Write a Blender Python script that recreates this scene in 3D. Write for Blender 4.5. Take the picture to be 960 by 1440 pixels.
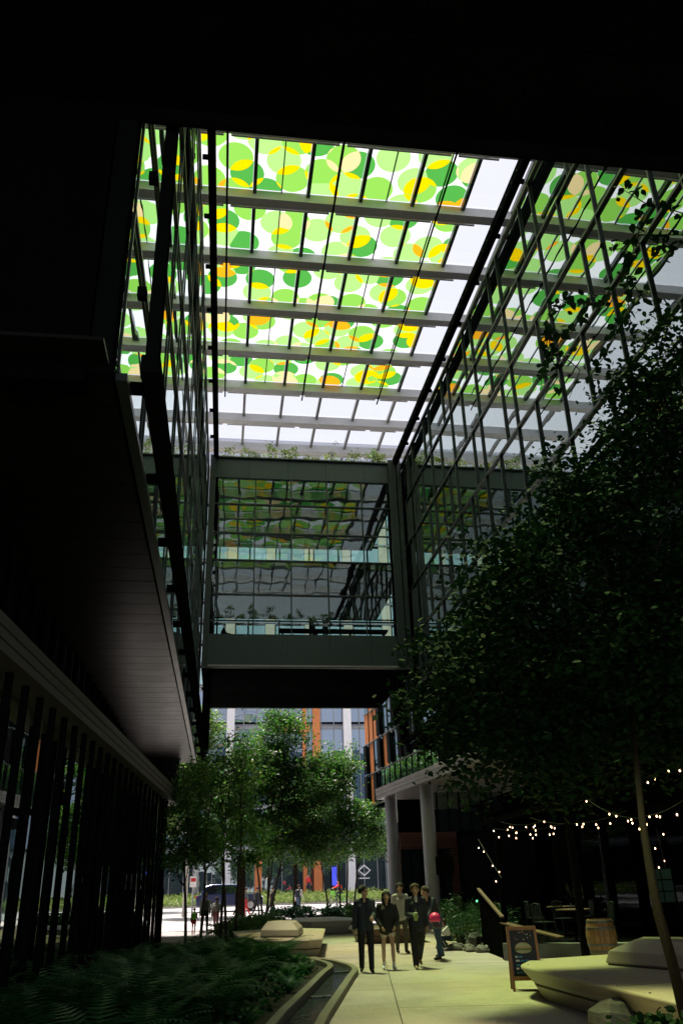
import bpy, math, random
import numpy as np
from mathutils import Vector, Matrix
random.seed(7); RNG = np.random.default_rng(7)
for o in list(bpy.data.objects): bpy.data.objects.remove(o)
SC = bpy.context.scene; COL = SC.collection
R = math.radians

# ------------------------------------------------------------------ camera
FL, YAW, PITCH, ROLL = 1143.75, 0.14618, 0.434665, -0.029252     # solved from the photo's vanishing points
EYE = Vector((0, 0, 1.62))
_f = Vector((math.sin(YAW)*math.cos(PITCH), math.cos(YAW)*math.cos(PITCH), math.sin(PITCH)))
_r = Vector((math.cos(YAW), -math.sin(YAW), 0)); _u = _r.cross(_f)
_c, _s = math.cos(ROLL), math.sin(ROLL)
CR, CU = _r*_c + _u*_s, _r*-_s + _u*_c
cd = bpy.data.cameras.new('camera'); cam = bpy.data.objects.new('camera', cd); COL.objects.link(cam)
cd.sensor_fit = 'VERTICAL'; cd.sensor_height = 36; cd.lens = FL/1440*36; cd.clip_start = .05; cd.clip_end = 2000
M = Matrix((( CR.x, CU.x, -_f.x, EYE.x), (CR.y, CU.y, -_f.y, EYE.y), (CR.z, CU.z, -_f.z, EYE.z), (0,0,0,1)))
cam.matrix_world = M; SC.camera = cam
def ray(x, y): return CR*((x-480)/FL) - CU*((y-720)/FL) + _f
def G(x, y, z=0.):                      # photo pixel -> point on a level plane
    d = ray(x, y); return EYE + d*((z-EYE.z)/d.z)
def PY(x, y, Y):                        # photo pixel -> point at depth Y along the passage
    d = ray(x, y); return EYE + d*(Y/d.y)

# ------------------------------------------------------------------ sky, sun, exposure
SUN_EL, SUN_AZ = 73, -25                # high, from beyond the far bridge and a little to the left
w = bpy.data.worlds.new('World'); SC.world = w; w.use_nodes = True
nt = w.node_tree; bg = nt.nodes['Background']
sky = nt.nodes.new('ShaderNodeTexSky'); sky.sky_type = 'NISHITA'; sky.sun_disc = False
sky.sun_elevation = R(SUN_EL); sky.sun_rotation = R(SUN_AZ); sky.air_density = 1.2; sky.dust_density = 3
mx = nt.nodes.new('ShaderNodeMix'); mx.data_type = 'RGBA'; mx.inputs[0].default_value = .9     # overcast cloud sheet over the blue
nt.links.new(sky.outputs[0], mx.inputs[6]); mx.inputs[7].default_value = (4.0, 4.0, 4.3, 1)
nt.links.new(mx.outputs[2], bg.inputs[0]); bg.inputs[1].default_value = .1
sl = bpy.data.lights.new('sun', 'SUN'); sl.energy = 5.0; sl.angle = R(9); sl.color = (1, .915, .86)
so = bpy.data.objects.new('sun', sl); COL.objects.link(so); so.location = (0, 60, 80)
sd = Vector((math.sin(R(SUN_AZ))*math.cos(R(SUN_EL)), math.cos(R(SUN_AZ))*math.cos(R(SUN_EL)), math.sin(R(SUN_EL))))
so.rotation_euler = sd.to_track_quat('Z', 'Y').to_euler()
SC.view_settings.view_transform = 'Standard'; SC.view_settings.look = 'None'
SC.view_settings.gamma = 1; SC.view_settings.exposure = 1.3
SC.render.engine = 'CYCLES'
cy = SC.cycles; cy.use_denoising = True; cy.max_bounces = 8; cy.diffuse_bounces = 3; cy.glossy_bounces = 5
cy.transmission_bounces = 6; cy.transparent_max_bounces = 16; cy.caustics_reflective = False; cy.caustics_refractive = False
cy.sample_clamp_indirect = 3; cy.blur_glossy = .3

# ------------------------------------------------------------------ materials
MATS = {}
class NT:
    def __init__(s, name):
        m = bpy.data.materials.new(name); m.use_nodes = True; s.m = m; s.t = m.node_tree
        s.t.nodes.clear(); s.out = s.n('OutputMaterial'); MATS[name] = m
    def n(s, kind, **kw):
        n = s.t.nodes.new('ShaderNode'+kind)
        for k, v in kw.items(): setattr(n, k, v)
        return n
    def l(s, a, b): s.t.links.new(a, b)
    def pos(s): return s.n('NewGeometry').outputs['Position']
    def noise(s, scale, detail=3, vec=None, rough=.5):
        n = s.n('TexNoise'); n.inputs['Scale'].default_value = scale; n.inputs['Detail'].default_value = detail
        n.inputs['Roughness'].default_value = rough
        s.l(vec if vec is not None else s.pos(), n.inputs['Vector']); return n.outputs['Fac']
    def ramp(s, fac, stops):
        n = s.n('ValToRGB'); e = n.color_ramp.elements
        while len(e) < len(stops): e.new(.5)
        for q, (p, c) in zip(e, stops): q.position = p; q.color = (*c, 1)
        s.l(fac, n.inputs[0]); return n.outputs[0]
    def math(s, op, a, b=None):
        n = s.n('Math', operation=op)
        for i, v in enumerate((a, b)):
            if v is None: continue
            if isinstance(v, (int, float)): n.inputs[i].default_value = v
            else: s.l(v, n.inputs[i])
        return n.outputs[0]
    def mix(s, fac, a, b, mode='MIX'):
        n = s.n('Mix', data_type='RGBA', blend_type=mode)
        for i, v in ((0, fac), (6, a), (7, b)):
            if isinstance(v, (int, float)): n.inputs[i].default_value = v
            elif isinstance(v, tuple): n.inputs[i].default_value = (*v, 1)
            else: s.l(v, n.inputs[i])
        return n.outputs[2]
    def bump(s, h, dist, strength=1.):
        n = s.n('Bump'); n.inputs['Distance'].default_value = dist; n.inputs['Strength'].default_value = strength
        s.l(h, n.inputs['Height']); return n.outputs[0]
def mul(c, k): return tuple(min(1, v*k) for v in c)
def plain(name, col, rough=.6, metal=0., var=.25, scale=6., bumpd=0., rnd=.15, spec=.5, stretch=None):
    """painted / stone / metal surface: noise mottling, per-piece tint, optional relief"""
    t = NT(name); p = t.n('BsdfPrincipled'); vec = None
    if stretch:
        mp = t.n('Mapping'); mp.inputs['Scale'].default_value = stretch; t.l(t.pos(), mp.inputs[0]); vec = mp.outputs[0]
    f = t.noise(scale, 5, vec, .6)
    c = t.ramp(f, [(.25, mul(col, 1-var)), (.75, mul(col, 1+var))])
    oi = t.n('ObjectInfo'); k = t.math('ADD', t.math('MULTIPLY', oi.outputs['Random'], 2*rnd), 1-rnd)
    cc = t.n('CombineColor')
    for i in range(3): t.l(k, cc.inputs[i])
    c = t.mix(1., c, cc.outputs[0], 'MULTIPLY')
    t.l(c, p.inputs['Base Color']); p.inputs['Metallic'].default_value = metal
    p.inputs['Specular IOR Level'].default_value = spec
    rr = t.math('ADD', t.math('MULTIPLY', f, .2), rough-.1); t.l(rr, p.inputs['Roughness'])
    if bumpd: t.l(t.bump(t.noise(scale*6, 6, vec, .65), bumpd), p.inputs['Normal'])
    t.l(p.outputs[0], t.out.inputs[0]); return t.m
def leafm(name, c1, c2, trans=.35, rough=.45, spec=.35):
    t = NT(name); p = t.n('BsdfPrincipled'); tr = t.n('BsdfTranslucent'); ms = t.n('MixShader')
    f = t.noise(1.7, 4); g = t.n('NewGeometry'); rp = g.outputs['Random Per Island']
    q = t.math('ADD', t.math('MULTIPLY', f, .5), t.math('MULTIPLY', rp, .5))
    c = t.ramp(q, [(.2, c1), (.8, c2)])
    t.l(c, p.inputs['Base Color']); p.inputs['Roughness'].default_value = rough; p.inputs['Specular IOR Level'].default_value = spec
    t.l(t.mix(1., c, (1., 1.35, .6), 'MULTIPLY'), tr.inputs[0]); ms.inputs[0].default_value = trans
    t.l(p.outputs[0], ms.inputs[1]); t.l(tr.outputs[0], ms.inputs[2]); t.l(ms.outputs[0], t.out.inputs[0]); return t.m
def glass(name, tint, face=.3, trans=None, wave=.004, wscale=.55, gl=(.86, .95, .92)):
    """coated glazing: strong reflection that grows at grazing angles, over a dark or clear body, slightly wavy"""
    t = NT(name); g = t.n('BsdfGlossy'); g.inputs['Roughness'].default_value = .0; g.inputs[0].default_value = (*gl, 1)
    if trans: b = t.n('BsdfTransparent'); b.inputs[0].default_value = (*trans, 1)
    else: b = t.n('BsdfDiffuse'); b.inputs[0].default_value = (*tint, 1)
    lw = t.n('LayerWeight'); lw.inputs[0].default_value = .5
    fac = t.math('ADD', t.math('MULTIPLY', t.math('POWER', lw.outputs['Facing'], 3.), 1-face), face)
    oi = t.n('ObjectInfo'); va = t.n('VectorMath', operation='ADD'); t.l(t.pos(), va.inputs[0]); t.l(oi.outputs['Random'], va.inputs[1])
    nb = t.bump(t.noise(wscale, 2, va.outputs[0]), wave)
    t.l(nb, g.inputs['Normal'])
    ms = t.n('MixShader'); t.l(fac, ms.inputs[0]); t.l(b.outputs[0], ms.inputs[1]); t.l(g.outputs[0], ms.inputs[2])
    t.l(ms.outputs[0], t.out.inputs[0]); return t.m
def dots(name):
    """roof glass printed with overlapping translucent discs: greens, yellow/orange/cream where two overlap"""
    t = NT(name); pos = t.pos()
    def layer(off, scale, rad):
        mp = t.n('Mapping'); mp.inputs['Location'].default_value = off; mp.inputs['Scale'].default_value = (1, 1, 0); t.l(pos, mp.inputs[0])
        v = t.n('TexVoronoi', voronoi_dimensions='2D', feature='F1'); v.inputs['Scale'].default_value = scale
        v.inputs['Randomness'].default_value = .55; t.l(mp.outputs[0], v.inputs['Vector'])
        m = t.math('LESS_THAN', v.outputs['Distance'], rad); s = t.n('SeparateColor'); t.l(v.outputs['Color'], s.inputs[0])
        return m, s.outputs[0], s.outputs[1]
    sc_ = .54; hf = .5/sc_
    m1, r1, q1 = layer((0, 0, 0), sc_, .40); m2, r2, q2 = layer((hf*35, hf*61, 0), sc_, .40)
    gs = [(0., (.08, .40, .06)), (.24, (.27, .63, .085)), (.6, (.42, .79, .21))]
    ys = [(0., (1., .66, 0.)), (.5, (1., .42, .01)), (.72, (.88, .68, .32))]
    def cramp(r, st):
        c = t.ramp(r, st); c.node.color_ramp.interpolation = 'CONSTANT'; return c
    w_ = (.99, .99, .99)
    c = t.mix(m1, w_, cramp(r1, gs)); c = t.mix(m2, c, cramp(r2, gs))
    both = t.math('MULTIPLY', m1, m2); c = t.mix(both, c, cramp(q1, ys))
    tp = t.n('BsdfTransparent'); tl = t.n('BsdfTranslucent'); ms = t.n('MixShader'); ms.inputs[0].default_value = .06
    gm = t.n('Gamma'); gm.inputs[1].default_value = .5; t.l(c, gm.inputs[0]); c = gm.outputs[0]    # each pane is crossed twice, top and bottom face
    t.l(c, tp.inputs[0]); t.l(c, tl.inputs[0]); t.l(tp.outputs[0], ms.inputs[1]); t.l(tl.outputs[0], ms.inputs[2])
    t.l(ms.outputs[0], t.out.inputs[0]); return t.m
def clearglass(name, col):
    t = NT(name); tp = t.n('BsdfTransparent'); tp.inputs[0].default_value = (*col, 1)
    gl = t.n('BsdfGlossy'); gl.inputs['Roughness'].default_value = .02; ms = t.n('MixShader'); ms.inputs[0].default_value = .025
    t.l(tp.outputs[0], ms.inputs[1]); t.l(gl.outputs[0], ms.inputs[2]); t.l(ms.outputs[0], t.out.inputs[0]); return t.m
def emit(name, col, st):
    t = NT(name); e = t.n('Emission'); e.inputs[0].default_value = (*col, 1); e.inputs[1].default_value = st; t.l(e.outputs[0], t.out.inputs[0]); return t.m

plain('black_metal', (.005, .006, .006), .7, .0, .2, 2., rnd=.1, spec=.0)
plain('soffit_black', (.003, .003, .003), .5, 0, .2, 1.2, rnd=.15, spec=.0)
plain('dark_green_metal', (.022, .034, .031), .38, .2, .15, 1.5, rnd=.12)
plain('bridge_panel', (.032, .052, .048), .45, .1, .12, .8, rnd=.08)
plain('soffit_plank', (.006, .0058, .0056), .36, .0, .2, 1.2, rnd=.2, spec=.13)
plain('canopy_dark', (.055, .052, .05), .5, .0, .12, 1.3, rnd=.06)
plain('roof_steel', (.55, .55, .54), .45, 0, .08, 2., rnd=.04)
plain('bar_steel', (.20, .20, .19), .45, 0, .1, 3., rnd=.1)
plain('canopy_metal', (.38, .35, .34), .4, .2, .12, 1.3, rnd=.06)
plain('column_paint', (.42, .41, .43), .55, 0, .08, 1.2)
t_ = NT('slab'); p_ = t_.n('BsdfPrincipled'); mp_ = t_.n('Mapping'); mp_.inputs['Scale'].default_value = (.35, 1.6, 1); t_.l(t_.pos(), mp_.inputs[0])
f1 = t_.noise(1.6, 6, mp_.outputs[0], .65); f2 = t_.noise(.45, 5, None, .7); f3 = t_.noise(22, 4, None, .7)
c_ = t_.ramp(f1, [(.3, (.27, .235, .222)), (.7, (.39, .34, .32))]); c_ = t_.mix(t_.math('MULTIPLY', t_.math('GREATER_THAN', f2, .0), .55), c_, t_.ramp(f2, [(.36, (.17, .148, .135)), (.55, (.385, .335, .313))]))
c_ = t_.mix(.35, c_, t_.ramp(f3, [(.35, (.21, .183, .17)), (.65, (.42, .366, .342))])); oi_ = t_.n('ObjectInfo'); k_ = t_.math('ADD', t_.math('MULTIPLY', oi_.outputs['Random'], .16), .92); cc_ = t_.n('CombineColor')
for i_ in range(3): t_.l(k_, cc_.inputs[i_])
t_.l(t_.mix(1., c_, cc_.outputs[0], 'MULTIPLY'), p_.inputs['Base Color']); p_.inputs['Roughness'].default_value = .8; p_.inputs['Specular IOR Level'].default_value = .3
t_.l(t_.bump(f3, .004), p_.inputs['Normal']); t_.l(p_.outputs[0], t_.out.inputs[0])
plain('joint', (.06, .055, .045), .9)
plain('pavement', (.52, .48, .46), .85, 0, .1, .6, .004, rnd=.05)
plain('asphalt', (.33, .32, .32), .85, 0, .15, 1.1, .004)
plain('kerb_stone', (.30, .28, .25), .8, 0, .15, 4, .003)
plain('bench_concrete', (.36, .315, .245), .55, 0, .07, 1.4, .0008, rnd=.05)
plain('bench_pale', (.58, .56, .56), .4, 0, .06, 2., .0008)
plain('channel_edge', (.15, .14, .11), .75, 0, .25, 5, .003, rnd=.1)
plain('channel_bed', (.05, .055, .05), .3, 0, .5, 9, .006)
plain('soil', (.022, .018, .012), .95, 0, .4, 9, .02)
plain('bark', (.035, .028, .02), .9, 0, .4, 14, .006, stretch=(1, 1, .25))
plain('birch_bark', (.5, .48, .44), .8, 0, .35, 6, .003, stretch=(.3, .3, 1.5))
plain('bark_brown', (.015, .010, .006), .9, 0, .4, 18, .004, stretch=(1, 1, .2), spec=.1)
plain('rock', (.085, .09, .08), .85, 0, .4, 5, .015, rnd=.35)
plain('pebble', (.14, .14, .125), .85, 0, .3, 8, .01, rnd=.3)
plain('cedar', (.20, .085, .055), .55, 0, .3, 6, .003, rnd=.22, stretch=(.25, .25, 4))
plain('rail_wood', (.10, .06, .034), .55, 0, .3, 10, .002, stretch=(3, .4, 3))
plain('board_wood', (.24, .10, .035), .5, 0, .25, 12, .002, stretch=(3, 3, .4))
plain('barrel_wood', (.22, .115, .045), .55, 0, .35, 9, .003, rnd=.25, stretch=(3, 3, .3))
plain('barrel_hoop', (.12, .13, .13), .45, .6, .2, 6)
plain('chalkboard', (.012, .014, .018), .7, 0, .3, 5)
plain('chalk_white', (.55, .55, .5), .9); plain('chalk_red', (.45, .12, .08), .9)
plain('chalk_bun', (.35, .33, .20), .9); plain('chalk_green', (.14, .26, .10), .9); plain('chalk_blue', (.05, .19, .30), .9)
plain('patio_concrete', (.13, .14, .13), .8, 0, .2, 3, .003)
plain('white_paint', (.88, .87, .89), .6, 0, .06, 1.5); plain('orange_panel', (.62, .20, .06), .55, 0, .1, .7, rnd=.06)
plain('mullion_grey', (.30, .31, .33), .5, .2, .1, 2); plain('spandrel', (.16, .18, .21), .5, 0, .12, .6, rnd=.15)
plain('tower_cladding', (.45, .48, .56), .6, 0, .08, .5, rnd=.06); plain('cyan_panel', (.42, .60, .62), .35, 0, .15, .4, rnd=.12); plain('cream_panel', (.75, .68, .50), .6, 0, .08, .5, rnd=.06)
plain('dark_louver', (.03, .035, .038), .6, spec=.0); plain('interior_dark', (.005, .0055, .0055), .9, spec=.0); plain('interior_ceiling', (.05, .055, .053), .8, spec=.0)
plain('furniture', (.02, .02, .02), .6, spec=.0); plain('screen_green', (.05, .12, .10), .5)
plain('rubber', (.012, .012, .012), .7); plain('chrome', (.5, .5, .52), .2, .9); plain('car_blue', (.02, .03, .09), .18, .3, .1, 2, spec=.8)
plain('bike_green', (.18, .55, .06), .4); plain('car_white', (.7, .7, .72), .3, 0, .05, 2, spec=.7)
for n_, c_ in dict(skin=(.42, .25, .17), skin2=(.46, .29, .20), navy=(.014, .022, .036), navy2=(.010, .014, .028), black_cloth=(.007, .007, .008), grey_knit=(.36, .36, .33), jeans=(.035, .07, .12), beige_cloth=(.5, .44, .34), white_cloth=(.68, .68, .66), red_cloth=(.55, .035, .04), pink=(.75, .04, .18), lime=(.16, .55, .04), hair_black=(.008, .007, .007), hair_brown=(.035, .02, .012), shoe_tan=(.30, .22, .15), shoe_black=(.01, .01, .01), rose_cloth=(.30, .12, .14), grey_cloth=(.09, .095, .10), straw=(.5, .4, .22), drink=(.20, .30, .08), olive=(.06, .06, .04)).items():
    plain(n_, c_, .8 if n_ not in ('pink', 'drink') else .4, 0, .15, 14, .002 if 'skin' not in n_ else 0, rnd=0)
leafm('leaf_mid', (.025, .07, .02), (.075, .165, .045), .55); leafm('leaf_pale', (.10, .17, .05), (.22, .30, .10), .45)
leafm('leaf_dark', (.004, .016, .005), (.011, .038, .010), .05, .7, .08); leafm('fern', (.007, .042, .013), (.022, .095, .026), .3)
leafm('hosta', (.10, .15, .05), (.24, .28, .11), .3); leafm('shrub', (.012, .05, .022), (.03, .09, .035), .25)
leafm('ground_leaf', (.05, .11, .02), (.11, .20, .05), .3); leafm('autumn', (.10, .12, .02), (.30, .20, .03), .4); leafm('dry_grass', (.16, .21, .07), (.34, .36, .15), .4)
leafm('leaf_yellow', (.16, .19, .03), (.3, .3, .06), .4)
glass('wall_glass', (.006, .009, .008), .38, None, .0035, .5)
glass('bridge_glass', (0, 0, 0), .07, (.66, .78, .76), .012, .42)
glass('dim_glass', (.003, .004, .004), .02, None, .004, .6, (.07, .08, .08))
glass('shop_glass', (.004, .005, .005), .24, None, .004, .6, (.8, .88, .85)); glass('blue_glass', (.09, .15, .24), .28, None, .02, .3, (.75, .85, 1.))
glass('store_glass', (.045, .07, .08), .4, None, .006, .5); glass('car_glass', (.01, .012, .014), .15, None, .0005, .5)
dots('dot_glass'); clearglass('clear_glass', (.99, .99, 1.)); clearglass('rail_glass', (.75, .85, .85))
emit('bulb_glow', (1., .60, .32), 5.); emit('green_lamp', (.1, 1., .25), 2.); emit('screen_blue', (.08, .10, .8), .5); emit('warm_lamp', (1, .45, .15), 1.2)
t_ = NT('water'); p_ = t_.n('BsdfPrincipled'); p_.inputs['Base Color'].default_value = (.02, .028, .024, 1); p_.inputs['Roughness'].default_value = .06
t_.l(t_.bump(t_.noise(9, 3), .02), p_.inputs['Normal']); t_.l(p_.outputs[0], t_.out.inputs[0])

# ------------------------------------------------------------------ building helpers
ORG = {}
def props(o, label=None, cat=None, group=None, kind=None):
    for k, v in (('label', label), ('category', cat), ('group', group), ('kind', kind)):
        if v: o[k] = v
    return o
def thing(name, label, cat, loc=(0, 0, 0), group=None):
    o = bpy.data.objects.new(name, None); o.empty_display_size = .2; COL.objects.link(o); o.location = loc
    ORG[o.name] = Vector(loc); return props(o, label, cat, group)
class MB:
    def __init__(s): s.v = []; s.f = []; s.m = []
    def add(s, vs, fs, mi=0):
        b = len(s.v); s.v += [tuple(v) for v in vs]; s.f += [tuple(i+b for i in f) for f in fs]; s.m += [mi]*len(fs); return s
    BF = [(0, 3, 2, 1), (4, 5, 6, 7), (0, 1, 5, 4), (1, 2, 6, 5), (2, 3, 7, 6), (3, 0, 4, 7)]
    def box(s, x0, x1, y0, y1, z0, z1, mi=0):
        return s.add([(x0, y0, z0), (x1, y0, z0), (x1, y1, z0), (x0, y1, z0), (x0, y0, z1), (x1, y0, z1), (x1, y1, z1), (x0, y1, z1)], s.BF, mi)
    def bar(s, a, b, w, h, up=(0, 0, 1), mi=0):
        a, b = Vector(a), Vector(b); d = (b-a).normalized(); sd_ = d.cross(Vector(up)).normalized(); u_ = sd_.cross(d)
        sw, uh = sd_*w/2, u_*h/2
        return s.add([a-sw-uh, a+sw-uh, a+sw+uh, a-sw+uh, b-sw-uh, b+sw-uh, b+sw+uh, b-sw+uh], [(0, 1, 2, 3), (7, 6, 5, 4), (4, 5, 1, 0), (5, 6, 2, 1), (6, 7, 3, 2), (7, 4, 0, 3)], mi)
    def rings(s, rings, mi=0, cap=True, closed=False):
        n = len(rings[0]); b = len(s.v)
        for rg in rings: s.v += [tuple(v) for v in rg]
        k = len(rings); fs = []
        for i in range(k if closed else k-1):
            for j in range(n):
                fs.append((b+i*n+j, b+i*n+(j+1) % n, b+((i+1) % k)*n+(j+1) % n, b+((i+1) % k)*n+j))
        if cap and not closed: fs += [tuple(b+j for j in reversed(range(n))), tuple(b+(k-1)*n+j for j in range(n))]
        s.f += fs; s.m += [mi]*len(fs); return s
    def tube(s, pts, rad, n=8, mi=0, cap=True, closed=False):
        pts = [Vector(p) for p in pts]; K = len(pts)
        if isinstance(rad, (int, float)): rad = [rad]*K
        rg = []; ref = None
        for i in range(K):
            d = (pts[(i+1) % K]-pts[i-1]) if closed else (pts[min(i+1, K-1)]-pts[max(i-1, 0)])
            d.normalize()
            if ref is None: ref = d.orthogonal().normalized()
            e = (ref-d*ref.dot(d)); e.normalize(); ref = e; g = d.cross(e)
            rg.append([pts[i]+(e*math.cos(a)+g*math.sin(a))*rad[i] for a in (2*math.pi*j/n for j in range(n))])
        return s.rings(rg, mi, cap, closed)
    def lathe(s, prof, c=(0, 0, 0), n=16, mi=0, sx=1, sy=1):
        c = Vector(c)
        return s.rings([[c+Vector((r*sx*math.cos(2*math.pi*j/n), r*sy*math.sin(2*math.pi*j/n), z)) for j in range(n)] for r, z in prof], mi)
    def prism(s, poly, z0, z1, mi=0):
        n = len(poly); return s.add([(x, y, z0) for x, y in poly]+[(x, y, z1) for x, y in poly], [tuple(reversed(range(n))), tuple(range(n, 2*n))]+[(i, (i+1) % n, n+(i+1) % n, n+i) for i in range(n)], mi)
    def mesh(s, name, mats, org=(0, 0, 0), smooth=False):
        o = Vector(org); m = bpy.data.meshes.new(name)
        m.from_pydata([(v[0]-o.x, v[1]-o.y, v[2]-o.z) for v in s.v], [], s.f)
        for k in ([mats] if isinstance(mats, str) else mats): m.materials.append(MATS[k])
        if any(s.m): m.polygons.foreach_set('material_index', s.m)
        if smooth: m.polygons.foreach_set('use_smooth', [True]*len(s.f))
        m.update(); return m
    def build(s, name, mats, parent=None, smooth=False, bevel=0, seg=2, loc=None):
        org = ORG[parent.name] if parent else Vector(loc or (0, 0, 0))
        ob = bpy.data.objects.new(name, s.mesh(name, mats, org, smooth)); COL.objects.link(ob)
        if parent: ob.parent = parent
        else: ob.location = org
        ORG[ob.name] = org
        if bevel:
            bm_ = ob.modifiers.new('bevel', 'BEVEL'); bm_.width = bevel; bm_.segments = seg; bm_.limit_method = 'ANGLE'; bm_.angle_limit = R(35)
        return ob
UNIT = {}
def piece(name, mat, parent, c, size, rotz=0., rot=None):
    """one box-shaped piece; alike pieces share mesh data"""
    if mat not in UNIT: UNIT[mat] = MB().box(-.5, .5, -.5, .5, -.5, .5).mesh('block_'+mat, mat)
    o = bpy.data.objects.new(name, UNIT[mat]); COL.objects.link(o)
    o.parent = parent; o.location = Vector(c)-ORG[parent.name]; o.scale = size
    o.rotation_euler = rot if rot else (0, 0, rotz); ORG[o.name] = ORG[parent.name]; return o
def place(mesh, name, parent, loc, rot=(0, 0, 0), sc=(1, 1, 1)):
    o = bpy.data.objects.new(name, mesh); COL.objects.link(o); o.rotation_euler = rot; o.scale = sc if not isinstance(sc, (int, float)) else (sc,)*3
    if parent: o.parent = parent; o.location = Vector(loc)-ORG[parent.name]
    else: o.location = loc
    return o
def copy_tree(o, parent=None):
    c = o.copy(); COL.objects.link(c); c.parent = parent
    for ch in o.children: copy_tree(ch, c)
    return c
def structure(o): o['kind'] = 'structure'; return o
def gz(y):                                # the ground climbs a little towards the street
    return 0. if y < 47 else (.60*(y-47)/19 if y < 66 else .60+.10*min(1, (y-66)/8))

# leaf clouds -------------------------------------------------------
LEAF = {'diamond': [(-.5, 0), (0, -.28), (.5, 0), (0, .28)], 'ovate': [(-.5, 0), (-.25, -.27), (.1, -.25), (.5, 0), (.1, .25), (-.25, .27)], 'blade': [(-.5, -.05), (.5, 0), (-.5, .05)]}
def leaf_arrays(P, size, shape, up=.5):
    P = np.asarray(P, float); n = len(P); T = np.array(LEAF[shape]); k = len(T)
    nrm = RNG.normal(size=(n, 3)); nrm[:, 2] = np.abs(nrm[:, 2])+up; nrm /= np.linalg.norm(nrm, axis=1)[:, None]
    a = RNG.normal(size=(n, 3)); e = np.cross(nrm, a); e /= np.linalg.norm(e, axis=1)[:, None]; g = np.cross(nrm, e)
    sz = (np.asarray(size)*np.ones(n)*RNG.uniform(.65, 1.25, n))[:, None]
    V = P[:, None, :] + sz[:, None, :]*(T[None, :, :1]*e[:, None, :]+T[None, :, 1:]*g[:, None, :])
    V += (np.abs(T[:, 1])*.25)[None, :, None]*sz[:, None, :]*nrm[:, None, :]
    return V.reshape(-1, 3), n, k
def fast_mesh(name, V, n, k, mats, midx=None):
    m = bpy.data.meshes.new(name); m.vertices.add(len(V)); m.vertices.foreach_set('co', V.astype(np.float32).ravel())
    m.loops.add(n*k); m.loops.foreach_set('vertex_index', np.arange(n*k, dtype=np.int32))
    m.polygons.add(n); m.polygons.foreach_set('loop_start', np.arange(0, n*k, k, dtype=np.int32))
    for q in mats: m.materials.append(MATS[q])
    if midx is not None: m.polygons.foreach_set('material_index', midx.astype(np.int32))
    m.update(calc_edges=True); m.validate(); return m
def leaf_obj(name, P, size, shape, mats, parent, w=None, up=.5):
    P = np.asarray(P, float); V, n, k = leaf_arrays(P-np.array(ORG[parent.name]), size, shape, up)
    mi = RNG.choice(len(mats), n, p=w) if len(mats) > 1 else None
    o = bpy.data.objects.new(name, fast_mesh(name, V, n, k, mats, mi)); COL.objects.link(o); o.parent = parent; o['kind'] = 'stuff'; ORG[o.name] = ORG[parent.name]; return o
def clumps(blobs, n, per, spread, shell=.55):
    """leaf positions: clump centres near the surface of the given ellipsoids, leaves scattered round each"""
    vol = np.array([b[3]*b[4]*b[5] for b in blobs]); out = []
    for i, b in enumerate(blobs):
        m = max(1, int(n*vol[i]/vol.sum()))
        d = RNG.normal(size=(m, 3)); d /= np.linalg.norm(d, axis=1)[:, None]
        rr = (shell+(1-shell)*RNG.random((m, 1)))*RNG.uniform(.8, 1.12, (m, 1))
        c = np.array(b[:3])+d*rr*np.array(b[3:6]); out.append(c)
    c = np.concatenate(out); p = np.repeat(c, per, 0)
    off = RNG.normal(size=p.shape)*spread; off[:, 2] *= .55
    return c, p+off

# ================================================================== SETTING
# ground -------------------------------------------------------------
m = MB(); ys = [-60, -10, 20, 47, 53, 60, 66, 74, 90, 120, 400]
for i in range(len(ys)-1):
    a, b = ys[i], ys[i+1]
    m.add([(-300, a, gz(a)-.05), (300, a, gz(a)-.05), (300, b, gz(b)-.05), (-300, b, gz(b)-.05)], [(0, 1, 2, 3)])
structure(m.build('ground', 'asphalt'))
# plaza slabs: laid on a grid turned 9 degrees, each its own piece
plaza = structure(thing('plaza', None, None, (0, 20, 0)))
base = MB().box(-8, 16, -4, 46, -.048, -.02).build('bedding', 'joint', plaza)
ang = math.atan2(3, 18.5); ux, uy = Vector((math.cos(ang), -math.sin(ang))), Vector((math.sin(ang), math.cos(ang)))
o0 = Vector((2.67, 13.84)); SWD, SLN = 2.9, 2.45
CH_OUT = [(0.55, 8.0), (1.05, 10.6), (1.42, 12.66), (2.08, 15.76), (2.60, 18.2), (2.88, 19.4), (2.93, 20.4), (2.75, 21.9), (2.35, 23.2)]
def runx(y):
    for (x0, y0), (x1, y1) in zip(CH_OUT, CH_OUT[1:]):
        if y0 <= y <= y1: return x0+(x1-x0)*(y-y0)/(y1-y0)
    return -99 if y > 23.2 else .55
for i in range(-5, 5):
    for j in range(-9, 14):
        c = o0+ux*((i+.5)*SWD)+uy*((j+.5)*SLN)
        if not (-4 < c.x < 14.5 and -2 < c.y < 45) or (c.x < runx(c.y)-2.2 and c.y < 24.5): continue
        piece('slab', 'slab', plaza, (c.x, c.y, -.008+.002*random.random()), (SWD-.016, SLN-.014, .028), -ang)
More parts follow.
